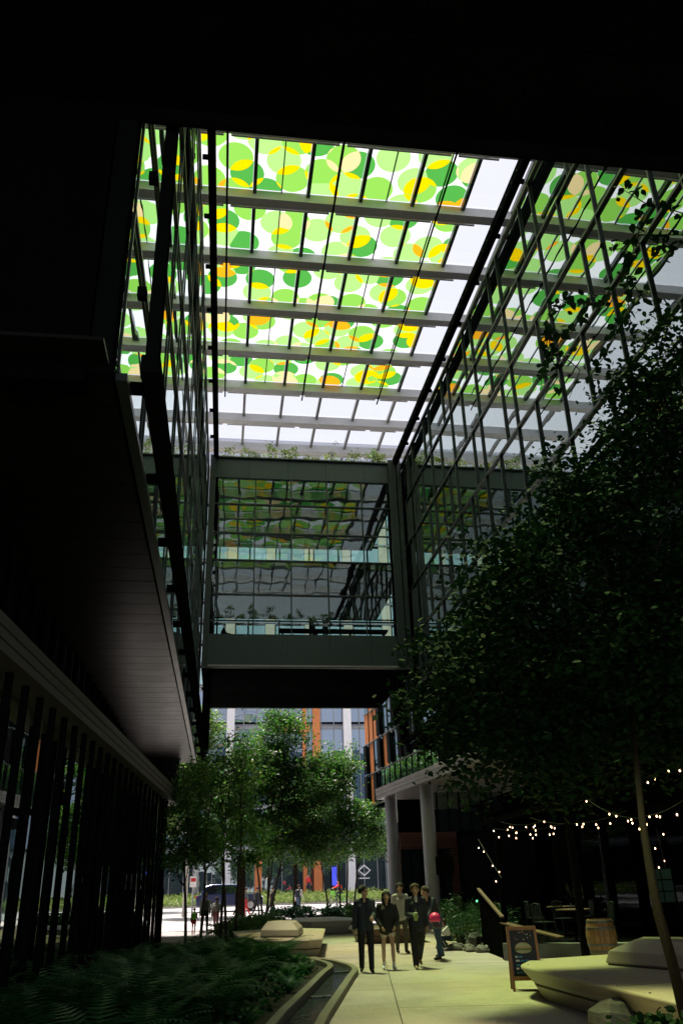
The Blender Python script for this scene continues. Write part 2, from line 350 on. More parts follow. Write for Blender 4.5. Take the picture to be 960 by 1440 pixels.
# street pavement, road, kerbs
pv = structure(thing('pavement', None, None, (0, 50, 0)))
for k in range(12):
    for i in range(-7, 11):
        y0 = 45.0+k*1.15; y1 = y0+1.14; x0 = i*2.4; z0, z1 = gz(y0), gz(y1)
        mm = MB().add([(x0, y0, z0-.02), (x0+2.385, y0, z0-.02), (x0+2.385, y1, z1-.02), (x0, y1, z1-.02), (x0, y0, z0+.01), (x0+2.385, y0, z0+.01), (x0+2.385, y1, z1+.01), (x0, y1, z1+.01)], MB.BF)
        mm.build('paver', 'pavement', pv)
m = MB(); 
for k in range(-12, 18): m.box(k*2.5, k*2.5+2.485, 58.85, 59.1, .2, gz(59)+.03)
structure(m.build('kerb', 'kerb_stone'))
m = MB().add([(-80, 59.1, gz(59)-.1), (90, 59.1, gz(59)-.1), (90, 72, .55), (-80, 72, .55)], [(0, 1, 2, 3)]); structure(m.build('road', 'pavement'))
m = MB().box(-60, 80, 72, 72.3, .4, .72); structure(m.build('far_kerb', 'kerb_stone'))
m = MB().add([(-60, 72.3, .68), (80, 72.3, .68), (80, 77, 1.1), (-60, 77, 1.1)], [(0, 1, 2, 3)]); vb = structure(m.build('verge', 'soil'))
m = MB().add([(-60, 77, 1.1), (80, 77, 1.1), (80, 94, 1.15), (-60, 94, 1.15)], [(0, 1, 2, 3)]); structure(m.build('forecourt', 'pavement'))
g_ = RNG.uniform((-14, 72.4, 0), (30, 77, 0), (16000, 3)); g_[:, 2] = .68+(g_[:, 1]-72.3)*.09+RNG.uniform(.02, .5, 16000)
vg = thing('tall_grass', 'pale tall grass growing on the verge across the street', 'grass', (6, 74, .7)); vgo = leaf_obj('blades', g_, .5, 'blade', ['dry_grass', 'ground_leaf'], vg, [.8, .2], up=-.2); vg['kind'] = 'stuff'

# ================================================================== CANOPY ROOF
H = 30.; RY = [27.04+3.75*k for k in range(-7, 8)]; BX = [.5+2.375*i for i in range(-2, 6)]
roof = thing('canopy_roof', 'high glass canopy roof printed with overlapping green and orange discs', 'roof', (4, 27, H))
for y in RY:
    bm = MB().box(-4.2, 13.2, y-.09, y+.09, H-.62, H-.06)
    bm.build('beam', 'roof_steel', roof)
    MB().box(-4.2, 13.2, y-.24, y+.24, H-.70, H-.622).build('beam_flange', 'roof_steel', roof)
    for x0, x1 in ((-2.0, -.85), (-.55, 3.85), (4.15, 8.55), (8.85, 10.6)): MB().box(x0, x1, y+.26, y+.34, H-.74, H-.66).build('lamp_strip', 'roof_steel', roof)
for k in range(len(RY)-1):
    y0, y1 = RY[k]+.1, RY[k+1]-.1; ym = (y0+y1)/2
    green = 2 <= k <= 10
    for i, x in enumerate(BX):
        piece('glazing_bar', 'dark_green_metal' if green else 'bar_steel', roof, (x, ym, H-.15), (.16, y1-y0, .26))
        if i == len(BX)-1: continue
        if green and 1 <= i <= 5:
            piece('glazing_bar', 'dark_green_metal', roof, (x+1.19, ym, H-.08), (.05, y1-y0, .1))
            piece('glazing_bar', 'dark_green_metal', roof, (x+1.19, y0+.32, H-.10), (2.2, .045, .05)); 
            piece('roof_pane', 'dot_glass', roof, (x+.63, ym, H), (1.09, y1-y0, .02)); piece('roof_pane', 'dot_glass', roof, (x+1.75, ym, H), (1.06, y1-y0, .02))
        else: piece('roof_pane', 'clear_glass', roof, (x+1.19, ym, H), (2.21, y1-y0, .02))
for x in (-.7, 4.0, 8.7):
    MB().tube([(x, 2, H-.85), (x, 42.6, H-.85)], .045, 6).build('tie_rod', 'black_metal', roof)
    for y in RY[1:12]: MB().box(x-.03, x+.03, y-.03, y+.03, H-.86, H-.7).build('rod_hanger', 'black_metal', roof)

# ================================================================== GLASS WALLS (upper storeys of the side buildings)
def glass_wall(root, P0, P1, nrm, z0, z1, bands, step=3.6, dep=.07):
    """curtain wall between plan points P0-P1; nrm points into the passage; framed by a stand-off steel rail on brackets"""
    P0, P1 = Vector((*P0, 0)), Vector((*P1, 0)); d = P1-P0; L = d.length; d.normalize(); n = Vector((*nrm, 0)); rz = math.atan2(d.y, d.x)
    def pt(u, w, z): return P0+d*u+n*w+Vector((0, 0, z))
    bh = (z1-z0)/bands
    for k in range(bands):
        za, zb = z0+k*bh, z0+(k+1)*bh
        piece('transom', 'dark_green_metal', root, pt(L/2, dep/2, za), (L, dep, .08), rz)
        us = [0]; u = 0
        while u < L-.1:
            us += [min(L, u+(1.05 if k % 2 else 1.95))] if dep > .06 and u+1.9 < L else []; u += step; us.append(min(L, u))
        us = sorted(set(round(q, 3) for q in us))
        for a, b in zip(us, us[1:]):
            t1, t2 = random.gauss(0, .0011), random.gauss(0, .0011)
            piece('glass_pane', 'wall_glass', root, pt((a+b)/2, -.02, (za+zb)/2), (b-a, .03, bh), rot=(t1, 0, rz+t2))
        for q in us: piece('mullion', 'dark_green_metal', root, pt(q, dep*.45, (za+zb)/2), (.05, dep*.9, bh-.08), rz)
    piece('transom', 'dark_green_metal', root, pt(L/2, dep/2, z1), (L, dep, .12), rz)
    ro = .42
    def rail(a, b, w_, h_, up=(0, 0, 1)):
        MB().bar(a, b, w_, h_, up).build('frame_rail', 'black_metal', root, bevel=.02)
    rail(pt(-.1, ro, z1+.15), pt(L+.1, ro, z1+.15), .26, .42); rail(pt(-.1, ro, z0+.05), pt(L+.1, ro, z0+.05), .24, .26)
    rail(pt(.12, ro, z0+.18), pt(.12, ro, z1-.06), .34, .16, tuple(n)); rail(pt(L-.2, ro, z0+.22), pt(L-.2, ro, z1-.06), .34, .40, tuple(n))
    for k in range(int(L/2.6)+1):
        u = .5+k*2.6
        for z in (z1+.15, z0+.05): piece('bracket', 'black_metal', root, pt(u, ro/2+.03, z), (.12, ro-.16, .14), rz)
    for k in range(7):
        z = z0+1.3+k*2.1
        for u in (.12, L-.2): piece('bracket', 'black_metal', root, pt(u, ro/2+.0, z), (.14, ro-.30, .14), rz)
    nb = int(L/.55)
    bm = MB()
    for k in range(nb):
        c = pt(.5+k*.55, ro+.135, z1+.1); bm.box(c.x-.012, c.x+.012, c.y-.012, c.y+.012, c.z-.012, c.z+.012)
    o = bm.build('rail_bolts', 'chrome', root); o['kind'] = 'stuff'

LB = thing('left_building', 'dark office building with grazing glass wall above a screen of black fins', 'building', (-2, 25, 0))
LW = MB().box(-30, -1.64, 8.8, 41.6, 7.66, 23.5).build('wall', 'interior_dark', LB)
glass_wall(LW, (-1.5, 8.75), (-1.42, 41.7), (1, 0), 7.6, 23.4, 6, 2.9, .045)
MB().box(-1.8, -1.53, 8.52, 8.74, 7.4, 23.6).build('end_panel', 'black_metal', LB)
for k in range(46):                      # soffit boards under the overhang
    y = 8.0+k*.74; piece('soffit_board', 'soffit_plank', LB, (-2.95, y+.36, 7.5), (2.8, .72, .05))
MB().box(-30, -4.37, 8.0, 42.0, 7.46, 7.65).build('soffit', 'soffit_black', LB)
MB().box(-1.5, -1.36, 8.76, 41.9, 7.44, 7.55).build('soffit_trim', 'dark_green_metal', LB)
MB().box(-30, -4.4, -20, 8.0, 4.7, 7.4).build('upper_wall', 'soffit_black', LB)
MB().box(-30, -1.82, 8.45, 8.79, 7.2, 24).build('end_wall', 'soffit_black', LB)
def lx(y): return -1.75+(y-27.4)*.063     # line of the fin screen
la = math.atan2(1, .063)
for k in range(27):
    y = 7.9+k*.75
    piece('fin', 'black_metal', LB, (lx(y), y, 2.15), (.10, .085, 4.3), -(math.pi/2-la)+math.pi/2)
for k in range(27):
    y = 7.9+(k+.5)*.75
    if k < 26: piece('shop_pane', 'shop_glass', LB, (lx(y)-.36, y, 2.15), (.74, .02, 4.2), la)
piece('base_plinth', 'black_metal', LB, (lx(17.5)-.30, 17.5, .16), (20.5, .2, .36), la)
MB().box(-30, -3.9, -20, 27.5, 0, 4.6).build('ground_floor_wall', 'interior_dark', LB)
MB().box(-30, -3.0, 27.3, 27.55, 0, 4.6).build('end_wall', 'dark_green_metal', LB)
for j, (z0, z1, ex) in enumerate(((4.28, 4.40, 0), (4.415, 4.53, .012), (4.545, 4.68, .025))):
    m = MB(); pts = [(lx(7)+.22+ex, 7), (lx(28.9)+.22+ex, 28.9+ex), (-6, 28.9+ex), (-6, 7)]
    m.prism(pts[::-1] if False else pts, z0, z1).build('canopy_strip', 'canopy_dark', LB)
# set-back clerestory between the fin screen and the overhang
for k in range(28):
    y = 12+k*1.06
    piece('clerestory_pane', 'dim_glass', LB, (-4.0, y, 6.35), (.03, 1.0, 3.3)); piece('mullion', 'black_metal', LB, (-3.96, y+.52, 6.35), (.1, .06, 3.3))
for k in range(4): piece('clerestory_pane', 'shop_glass', LB, (-3.72+k*.45, 41.0, 6.9), (.42, .03, 1.9)); piece('mullion', 'black_metal', LB, (-3.5+k*.45, 40.97, 6.9), (.05, .08, 1.9))
piece('clerestory_pane', 'store_glass', LB, (-3.5, 37, 3.0), (.03, 8, 6)); 
MB().tube([(-3.55, 42.2, 0), (-3.55, 42.2, 8.05)], .29, 20).build('column', 'column_paint', LB, smooth=True)
MB().tube([(-2.6, 30.5, 0), (-2.6, 30.5, 4.2)], .22, 20).build('column', 'column_paint', LB, smooth=True)

RB = thing('right_building', 'glass walled office building over the patio with two round grey columns', 'building', (10, 25, 0))
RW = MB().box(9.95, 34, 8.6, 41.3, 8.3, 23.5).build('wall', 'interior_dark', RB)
glass_wall(RW, (9.78, 8.6), (9.40, 41.7), (-1, 0), 8.25, 23.4, 6)
MB().box(9.3, 34, 4.0, 41.9, 8.0, 8.24).build('soffit', 'soffit_black', RB)
MB().box(11.8, 34, -6, 30.5, 0, 8.0).build('ground_floor_wall', 'interior_dark', RB)
for k in range(9):                        # dark glazing bays behind the patio
    y = 13.5+k*1.9
    piece('glass_pane', 'dim_glass', RB, (11.7, y, 1.9), (.03, 1.8, 2.9)); piece('mullion', 'black_metal', RB, (11.68, y+.95, 1.9), (.1, .08, 3.0))
cdx = .108
def cxx(y): return 7.9+(44.2-y)*cdx       # canopy edge line
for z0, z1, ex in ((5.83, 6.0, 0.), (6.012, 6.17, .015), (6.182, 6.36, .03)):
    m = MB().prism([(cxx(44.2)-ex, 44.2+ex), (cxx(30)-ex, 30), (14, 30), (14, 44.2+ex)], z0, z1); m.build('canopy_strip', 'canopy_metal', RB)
for X, Y in ((8.5, 43.4), (9.08, 37.9)):
    MB().tube([(X, Y, 0), (X, Y, 1.9), (X, Y, 3.9), (X, Y, 5.83)], .30, 28).build('column', 'column_paint', RB, smooth=True)
    MB().lathe([(.34, 0), (.34, .06), (.30, .07)], (X, Y, .004), 28).build('column_base', 'bar_steel', RB)
MB().tube([(8.35, 41.2, 5.9), (8.35, 41.2, 4.5)], .035, 8).build('downpipe', 'white_paint', RB); 
# cedar-clad shop front beyond the columns
YW = 46.2
xa, xb, xc = PY(561, 1172, YW).x, PY(631, 1172, YW).x, PY(641, 1172, YW).x; zt, zm = PY(600, 1170, YW).z, PY(600, 1194, YW).z
nb = 6; hb_ = (zt-zm)/nb
for k in range(nb):
    for q in range(2): piece('cedar_board', 'cedar', RB, (xa+(xc-xa)*(.25+.5*q), YW, zm+(k+.5)*hb_), ((xc-xa)/2-.01, .08, hb_-.018))
k = 0; z = .05
while z < zm-.05: piece('cedar_board', 'cedar', RB, ((xb+xc)/2, YW, z+hb_/2), (xc-xb, .08, hb_-.018)); z += hb_
nb = 5
for k in range(nb):
    w_ = (xb-xa)/nb; piece('shop_pane', 'store_glass', RB, (xa+(k+.5)*w_, YW+.03, zm/2), (w_-.06, .02, zm-.05)); piece('mullion', 'rail_wood' if k == 0 else 'black_metal', RB, (xa+k*w_, YW, zm/2), (.07, .1, zm-.02))
piece('door_post', 'orange_panel', RB, (xa+(xb-xa)*.62, YW-.05, 1.3), (.13, .1, 2.6))
MB().box(xc+.01, xc+2.6, 34.5, YW-.1, 0, 4.0).build('dark_block', 'interior_dark', RB)
MB().box(xa, 16, YW+.25, YW+.4, 0, 6).build('shop_back_wall', 'interior_dark', RB)
for k in range(7):                        # upper shop glazing between block and canopy
    x = 9.9+k*.55; piece('shop_pane', 'store_glass', RB, (x, 40.5, 4.9), (.5, .03, 1.75)); piece('mullion', 'black_metal', RB, (x+.275, 40.47, 4.9), (.06, .08, 1.8))

# ================================================================== SKYBRIDGES
def skybridge(name, label, Y0, Y1, face, x0=-1.3, x1=9.35, full=True, fm='bridge_panel'):
    """two-storey glazed bridge; face = Y of the facade towards the court"""
    b = thing(name, label, 'bridge', ((x0+x1)/2, (Y0+Y1)/2, 11.7)); s = -1 if face == Y0 else 1; o = lambda w_: face+s*w_   # +w_ = proud of the facade
    back = Y1 if face == Y0 else Y0
    n = 5; wd = (x1-x0)/n
    for k in range(n):
        xm = x0+(k+.5)*wd
        piece('fascia_panel', fm, b, (xm, o(-.1), 12.56), (wd-.012, .24, 1.66)); piece('fascia_panel', fm, b, (xm, o(-.1), 22.84), (wd-.012, .24, 1.14))
        piece('fascia_panel', fm, b, (xm, back+s*.1, 12.56), (wd-.012, .24, 1.66)); piece('fascia_panel', fm, b, (xm, back+s*.1, 22.84), (wd-.012, .24, 1.14))
    ya, yb = min(Y0, Y1)+.12, max(Y0, Y1)-.12; ns = 7
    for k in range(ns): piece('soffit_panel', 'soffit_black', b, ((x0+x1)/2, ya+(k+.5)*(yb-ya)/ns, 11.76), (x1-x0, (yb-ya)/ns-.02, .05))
    MB().box(x0, x1, ya, yb, 11.8, 13.3).build('floor_slab', 'interior_dark', b); MB().box(x0, x1, ya+.4, yb-.4, 17.25, 17.65).build('floor_slab', 'interior_ceiling', b)
    MB().box(x0, x1, ya, yb, 22.3, 23.3).build('roof_slab', 'interior_ceiling', b)
    piece('drip_edge', 'canopy_metal' if fm == 'bridge_panel' else 'soffit_black', b, ((x0+x1)/2, o(.06), 11.80), (x1-x0, .06, .07)); piece('coping', 'dark_green_metal', b, ((x0+x1)/2, o(.03), 23.45), (x1-x0, .34, .07))
    if not full:
        piece('glass_pane', 'wall_glass', b, ((x0+x1)/2, o(-.15), 17.8), (x1-x0, .03, 8.8)); return b
    rows = [13.40, 14.15, 15.55, 17.45, 19.0, 20.7, 22.27]; nx = max(4, round((x1-x0-.9)/2.05)); xs = [x0+.02]+[x0+.55+(x1-x0-.9)*i/nx for i in range(nx+1)]
    for a, c in zip(rows, rows[1:]):
        for i in range(len(xs)-1):
            piece('glass_pane', 'bridge_glass', b, ((xs[i]+xs[i+1])/2, o(-.12), (a+c)/2), (xs[i+1]-xs[i], .02, c-a), rot=(random.gauss(0, .0012), 0, random.gauss(0, .0012)))
            if c < 20: piece('back_pane', 'clear_glass', b, ((xs[i]+xs[i+1])/2, back+s*.15, (a+c)/2), (xs[i+1]-xs[i], .02, c-a))
        piece('transom', 'dark_green_metal', b, ((x0+x1)/2, o(-.06), a), (x1-x0, .1, .06)); piece('transom', 'black_metal', b, ((x0+x1)/2, back+s*.1, a+.25), (x1-x0, .1, .07))
    for x in xs:
        piece('mullion', 'dark_green_metal', b, (x, o(-.055), 17.85), (.055, .11, 8.85)); piece('mullion', 'black_metal', b, (x, back+s*.1, 17.85), (.10, .1, 8.85))
    piece('handrail', 'black_metal', b, ((x0+x1)/2, o(-.6), 14.45), (x1-x0, .06, .07))
    return b
FB = skybridge('skybridge', 'two storey glazed skybridge spanning the passage beyond the canopy', 40, 50, 40)
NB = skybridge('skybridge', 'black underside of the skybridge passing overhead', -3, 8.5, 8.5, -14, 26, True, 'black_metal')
for X in (8.75,):
    MB().box(X-.18, X+.22, 39.7, 39.86, 11.7, 23.6).build('corner_post', 'dark_green_metal', FB); MB().box(X+.3, X+.52, 39.72, 39.9, 11.7, 23.6).build('corner_post', 'dark_green_metal', FB)
MB().box(-1.28, -.98, 39.72, 39.86, 11.7, 23.5).build('corner_post', 'dark_green_metal', FB)
def roof_shrubs(Y, n, seed, labels, group, xa=-.6, xb=8.6):
    rs = random.Random(seed)
    for k in range(n):
        x = xa+(xb-xa)*(k+.5)/n+rs.uniform(-.3, .3); h = rs.uniform(.7, 1.9)*(1.5 if Y < 20 else 1); ti = rs.random() < .35
        t = thing('roof_shrub', labels[1] if ti else labels[0], 'shrub', (x, Y+rs.uniform(-.4, .4), 23.4), group+(' in autumn colour' if ti else ''))
        L_ = t.location
        m = MB()
        for q in range(3): m.tube([L_, L_+Vector((rs.uniform(-.2, .2), rs.uniform(-.2, .2), h*.8))], [.02, .008], 5)
        m.build('stem', 'bark', t)
        _, p = clumps([(L_.x, L_.y, L_.z+h*.55, .38*(1.3 if Y < 20 else 1), .38, h*.5)], 18, 16, .13); leaf_obj('foliage', p, .13 if Y > 20 else .2, 'diamond', ['autumn' if ti else 'leaf_yellow', 'leaf_mid'], t, [.75, .25])
roof_shrubs(40.9, 13, 3, ('small green shrub planted on the roof of the glazed skybridge', 'small orange autumn shrub planted on the roof of the glazed skybridge'), 'shrubs along the skybridge roof')
roof_shrubs(7.4, 18, 5, ('leafy shrub planted on the roof of the overhead skybridge', 'orange shrub planted on the roof of the overhead skybridge'), 'shrubs along the overhead skybridge roof', -3, 11)

# ================================================================== FAR BUILDINGS
OF = thing('office_tower', 'blue glazed office tower with white columns and orange frames across the street', 'building', (8, 98, 1))
YF = 94.; KF = YF/84
MB().box(-45, 70, YF+.3, YF+20, 0, 50.0*KF).build('wall', 'interior_dark', OF)
xw = [PY(x, 1000, YF-.4).x for x in (325, 487)]; step = (xw[1]-xw[0])/3
cols = [xw[0]+step*k for k in range(-3, 8)]
for i, x in enumerate(cols):
    if i % 3 == 0 or i in (7,): piece('column', 'white_paint', OF, (x, YF-.5, 11.5), (.86, .7, 22.5))
flo = [z*KF for z in (1.0, 5.3, 9.0, 12.8, 16.6, 20.4)]
bx = []
for i in range(len(cols)-1):
    for q in range(3): bx.append((cols[i]+step*q/3, cols[i]+step*(q+1)/3))
for k in range(len(flo)-1):
    for (a, b) in bx:
        if b < -11 or a > 38: continue
        piece('window_pane', 'blue_glass' if k else 'store_glass', OF, ((a+b)/2, YF, (flo[k]+flo[k+1])/2-.15+.3), (b-a-.08, .04, flo[k+1]-flo[k]-.75), rot=(random.gauss(0, .004), 0, random.gauss(0, .004)))
        piece('mullion', 'mullion_grey', OF, (a, YF-.05, (flo[k]+flo[k+1])/2), (.08, .14, flo[k+1]-flo[k]-.1))
    MB().box(-45, 60, YF-.12, YF+.05, flo[k+1]-.28, flo[k+1]+.08).build('floor_band', 'mullion_grey', OF)
    MB().box(-45, 60, YF+.06, YF+.1, flo[k+1]-.6, flo[k+1]+.3).build('spandrel_band', 'spandrel', OF)
for x in (PY(445, 1050, YF-.3).x, PY(428, 1050, YF-.3).x):
    piece('orange_frame', 'orange_panel', OF, (x, YF-.25, 11.5), (.85 if x > 9.6 else .42, .3, 22.5))
piece('orange_frame', 'orange_panel', OF, (PY(430, 1025, YF).x-1.2, YF-.22, PY(430, 1025, YF).z), (3.2, .26, .8)); piece('orange_frame', 'orange_panel', OF, (PY(430, 1175, YF).x-1.2, YF-.22, PY(430, 1175, YF).z), (3.2, .26, .7))
for x, w_ in ((447, .8), (363, .7)): piece('orange_frame', 'orange_panel', OF, (PY(x, 1240, YF-1.2).x, YF-1.2, 3.0), (w_, .4, 4.2))
for k in range(9):                        # pale middle storeys seen through the skybridge
    z = (20.6+k*2.3)*KF
    for q in range(11):
        x = -18+q*4.7
        piece('cladding_panel', 'cyan_panel', OF, (x+1.75, YF, z+1.25), (3.4, .1, 1.9)); piece('cladding_panel', 'cream_panel', OF, (x+4.05, YF, z+1.25), (1.1, .1, 2.35))
    MB().box(-45, 60, YF-.1, YF+.1, z-.05, z+.18).build('floor_band', 'mullion_grey', OF)
for k in range(11): MB().box(-45, 60, YF-.06, YF+.2, (41.4+k*.78)*KF, (41.4+k*.78+.74)*KF).build('cladding_band', 'tower_cladding', OF)
# shop sign on the glass: white lozenge outline
sg = thing('shop_sign', 'white diamond outline sign on the dark shop glass across the street', 'sign', PY(512, 1224, YF-1.0))
c = PY(512, 1224, YF-1.0); s_ = .62
MB().tube([c+Vector((dx*s_, 0, dz*s_)) for dx, dz in ((1, 0), (0, .8), (-1, 0), (0, -.8))], .09, 4, closed=True).build('outline', 'white_paint', sg)
c2 = c+Vector((0, 0, -.75)); MB().box(c2.x-.55, c2.x+.55, c2.y-.03, c2.y+.03, c2.z-.05, c2.z+.05).build('underline', 'white_paint', sg)
c3 = PY(565, 1224, YF-.2); sg = thing('shop_screen', 'blue lit screen in the shop window across the street', 'screen', PY(470, 1232, YF-.3)); c = sg.location
MB().box(c.x-.25, c.x+.25, c.y-.04, c.y+.04, c.z-.9, c.z+.9).build('panel', 'screen_blue', sg); MB().box(c.x-.3, c.x+.3, c.y+.041, c.y+.1, c.z-.95, c.z+.95).build('casing', 'furniture', sg)

CB = thing('corner_building', 'glass corner building with orange panels and dark shutters beyond the grey canopy', 'building', (10, 50, 0))
def kx(y): return 9.3+(55.2-y)*.108
ka = math.atan2(1, -.108)
kz = [6.45, 8.35, 10.3, 12.3, 14.4]; ky = [41.6+k*1.05 for k in range(14)]
for r_ in range(4):
    for k in range(13):
        y = (ky[k]+ky[k+1])/2; z = (kz[r_]+kz[r_+1])/2
        org = k in (11,) or (k == 8 and r_ == 1) or (k >= 10 and r_ == 2)
        piece('orange_panel' if org else 'window_pane', 'orange_panel' if org else 'store_glass', CB, (kx(y), y, z), (1.0, .06, kz[r_+1]-kz[r_]-.12), rot=(random.gauss(0, .003) if not org else 0, 0, ka+(random.gauss(0, .003) if not org else 0)))
        piece('mullion', 'black_metal', CB, (kx(ky[k])-.02, ky[k], z), (.05, .1, kz[r_+1]-kz[r_]), ka)
    MB().bar((kx(41.6)-.03, 41.6, kz[r_]), (kx(55.3)-.03, 55.3, kz[r_]), .08, .08).build('transom', 'bar_steel', CB)
for k, r_ in ((12, 0), (12, 1), (10, 0), (9, 1), (7, 1), (5, 1), (4, 1), (9, 2), (6, 2), (3, 2)):
    y = ky[k]+.5; z = (kz[r_]+kz[r_+1])/2; piece('shutter', 'dark_louver', CB, (kx(y)-.17, y, z), (.62, .12, kz[r_+1]-kz[r_]-.2), ka)
MB().prism([(kx(41.6)+.1, 41.6), (24, 41.6), (24, 55.3), (kx(55.3)+.1, 55.3)], 6.4, 14.5).build('wall', 'interior_dark', CB)
MB().prism([(13, 47), (24, 47), (24, 58), (13, 58)], 0, 6.4).build('ground_floor_wall', 'interior_dark', CB)
for k in range(8): piece('shop_pane', 'store_glass', CB, (12.98, 47.7+k*1.3, 2.9), (.03, 1.22, 5.6))

# ================================================================== PLANTING BED, CHANNEL, BENCHES
bed = structure(thing('planting_bed', None, None, (0, 18, 0)))
CH_IN = [(-.02, 8.1), (.5, 10.8), (.89, 12.85), (1.55, 15.9), (2.08, 18.4), (2.36, 19.5), (2.43, 20.3), (2.27, 21.7), (1.95, 22.9)]
poly = [(x-.05, y) for x, y in CH_IN]+[(1.4, 24.2), (.6, 28), (.2, 33), (-1.0, 33.5), (-1.3, 27.6), (-3.3, 8)]
MB().prism(poly, -.04, .07).build('soil', 'soil', bed)
ch = thing('water_channel', 'narrow water channel with two raised stone edges curving beside the fern bed', 'channel', (1.5, 16, 0))
def resample(P, n):
    P = [Vector((*p, 0)) for p in P]; d = [0]
    for a, b in zip(P, P[1:]): d.append(d[-1]+(b-a).length)
    out = []
    for k in range(n+1):
        t = d[-1]*k/n; i = max(j for j in range(len(d)) if d[j] <= t+1e-6); i = min(i, len(P)-2)
        out.append(P[i].lerp(P[i+1], (t-d[i])/(d[i+1]-d[i])))
    return out
OUTC, INC = resample(CH_OUT, 72), resample(CH_IN, 72)
def smoothp(P):
    for _ in range(3): P = [P[0]]+[(P[i-1]+P[i]*2+P[i+1])/4 for i in range(1, len(P)-1)]+[P[-1]]
    return P
OUTC, INC = smoothp(OUTC), smoothp(INC)
def strip(P, i0, i1, w_, z0, z1):
    m = MB(); rg = []
    for i in range(i0, i1+1):
        t = (P[min(i+1, len(P)-1)]-P[max(i-1, 0)]).normalized(); n = Vector((t.y, -t.x, 0))
        if i == i1: q = P[i]-t*.006
        else: q = P[i]
        rg.append([q-n*w_/2+Vector((0, 0, z0)), q+n*w_/2+Vector((0, 0, z0)), q+n*w_/2+Vector((0, 0, z1)), q-n*w_/2+Vector((0, 0, z1))])
    return m.rings(rg)
for i in range(0, 72, 9):
    strip(OUTC, i, i+9, .13, -.03, .11).build('edge_stone', 'channel_edge', ch, bevel=.012); strip(INC, i, i+9, .13, -.03, .17).build('edge_stone', 'channel_edge', ch, bevel=.012)
m = MB(); 
for i in range(72): m.add([INC[i]+Vector((0, 0, .02)), OUTC[i]+Vector((0, 0, .02)), OUTC[i+1]+Vector((0, 0, .02)), INC[i+1]+Vector((0, 0, .02))], [(0, 1, 2, 3)])
m.build('bed', 'channel_bed', ch)
m = MB()
for i in range(72): m.add([INC[i]+Vector((0, 0, .05)), OUTC[i]+Vector((0, 0, .05)), OUTC[i+1]+Vector((0, 0, .05)), INC[i+1]+Vector((0, 0, .05))], [(0, 1, 2, 3)])
m.build('water', 'water', ch)
for k in range(3):
    i = 14+k*20; a = INC[i].lerp(OUTC[i], .2); b = INC[i].lerp(OUTC[i], .8)
    MB().bar(a+Vector((0, 0, .05)), b+Vector((0, 0, .05)), .16, .05).build('weir_stone', 'channel_bed', ch, bevel=.01)

def slab_bench(name, label, top, z, inset, mat, groove=True, hump=None, hump_z=.33, studs=None, seams=(), group=None):
    """faceted cast bench: flat polygon top, sides that lean in towards the base, dark groove part way down"""
    cx_ = sum(p[0] for p in top)/len(top); cy_ = sum(p[1] for p in top)/len(top)
    t = thing(name, label, 'bench', (cx_, cy_, 0), group)
    def ring(k, zz): return [(x+(cx_-x)*0+k*(cx_-x)/math.hypot(cx_-x, cy_-y), y+k*(cy_-y)/math.hypot(cx_-x, cy_-y), zz) for x, y in top]
    m = MB().rings([ring(inset*.55, z*.50), ring(inset*.1, z-.06), ring(0, z-.03), ring(.035, z)][0:4]); m.build('seat', mat, t, bevel=.02, seg=3)
    if groove: MB().rings([ring(inset*.66, z*.44), ring(inset*.66, z*.5-.003)]).build('groove', 'joint', t)
    MB().rings([ring(inset, .006), ring(inset*.6, z*(.44 if groove else .5)-.002)]).build('base', mat, t, bevel=.015)
    if hump:
        hx = sum(p[0] for p in hump)/len(hump); hy = sum(p[1] for p in hump)/len(hump)
        hr = lambda k, zz: [(x+k*(hx-x), y+k*(hy-y), zz) for x, y in hump]
        MB().rings([hr(.03, z+.002), hr(.03, z+.025)]).build('shadow_gap', 'joint', t)
        MB().rings([hr(0, z+.027), hr(.05, z+hump_z*.55), hr(.32, z+hump_z)]).build('backrest', mat, t, bevel=.03, seg=3)
    for a, b in seams: MB().bar((*a, z+.001), (*b, z+.001), .012, .004).build('seam', 'joint', t)
    for x, y in studs or []: MB().lathe([(.018, 0), (.018, .008), (.006, .014)], (x, y, z+.0), 10).build('stud', 'chrome', t)
    return t
slab_bench('slab_bench', 'large beige faceted bench with raised backrest lump and metal studs beside the chalkboard', [(4.85, 14.55), (4.74, 14.2), (4.80, 7.6), (6.2, 6.4), (8.3, 9.2), (8.0, 14.9), (6.9, 15.75), (5.3, 15.35)], .45, .42, 'bench_concrete', True,
           [(5.95, 13.75), (6.55, 12.0), (7.2, 9.9), (7.75, 10.1), (7.7, 13.6), (6.6, 14.6)], .36, [(4.9, 14.3), (4.87, 13.1), (4.88, 12.0), (4.89, 11.06), (4.9, 10.2), (4.92, 9.37)], [((4.86, 13.0), (6.1, 13.2)), ((4.87, 11.0), (6.7, 11.4))])
slab_bench('slab_bench', 'beige faceted bench with backrest lump at the end of the fern bed', [(1.25, 24.6), (2.35, 24.1), (2.75, 24.4), (3.55, 30.6), (2.3, 32.6), (.45, 31.0), (.6, 27)], .45, .34, 'bench_concrete', True,
           [(1.15, 26.0), (2.2, 25.4), (2.55, 27.8), (1.9, 29.0), (1.3, 28.2)], .36, [(1.5, 24.62), (2.0, 24.42), (2.4, 24.35)], [((1.6, 24.6), (1.9, 25.6))])
slab_bench('slab_bench', 'flat pale grey faceted bench without backrest under the trees', [(2.6, 37.6), (3.6, 36.0), (5.35, 36.4), (5.7, 38.8), (5.2, 41.2), (3.4, 41.0)], .52, .5, 'bench_pale', False)
slab_bench('slab_bench', 'low dark brown bench behind the walking group', [(4.6, 29.2), (6.7, 29.0), (6.9, 31.2), (5.9, 32.2), (4.5, 31.4)], .45, .2, 'rail_wood', True)

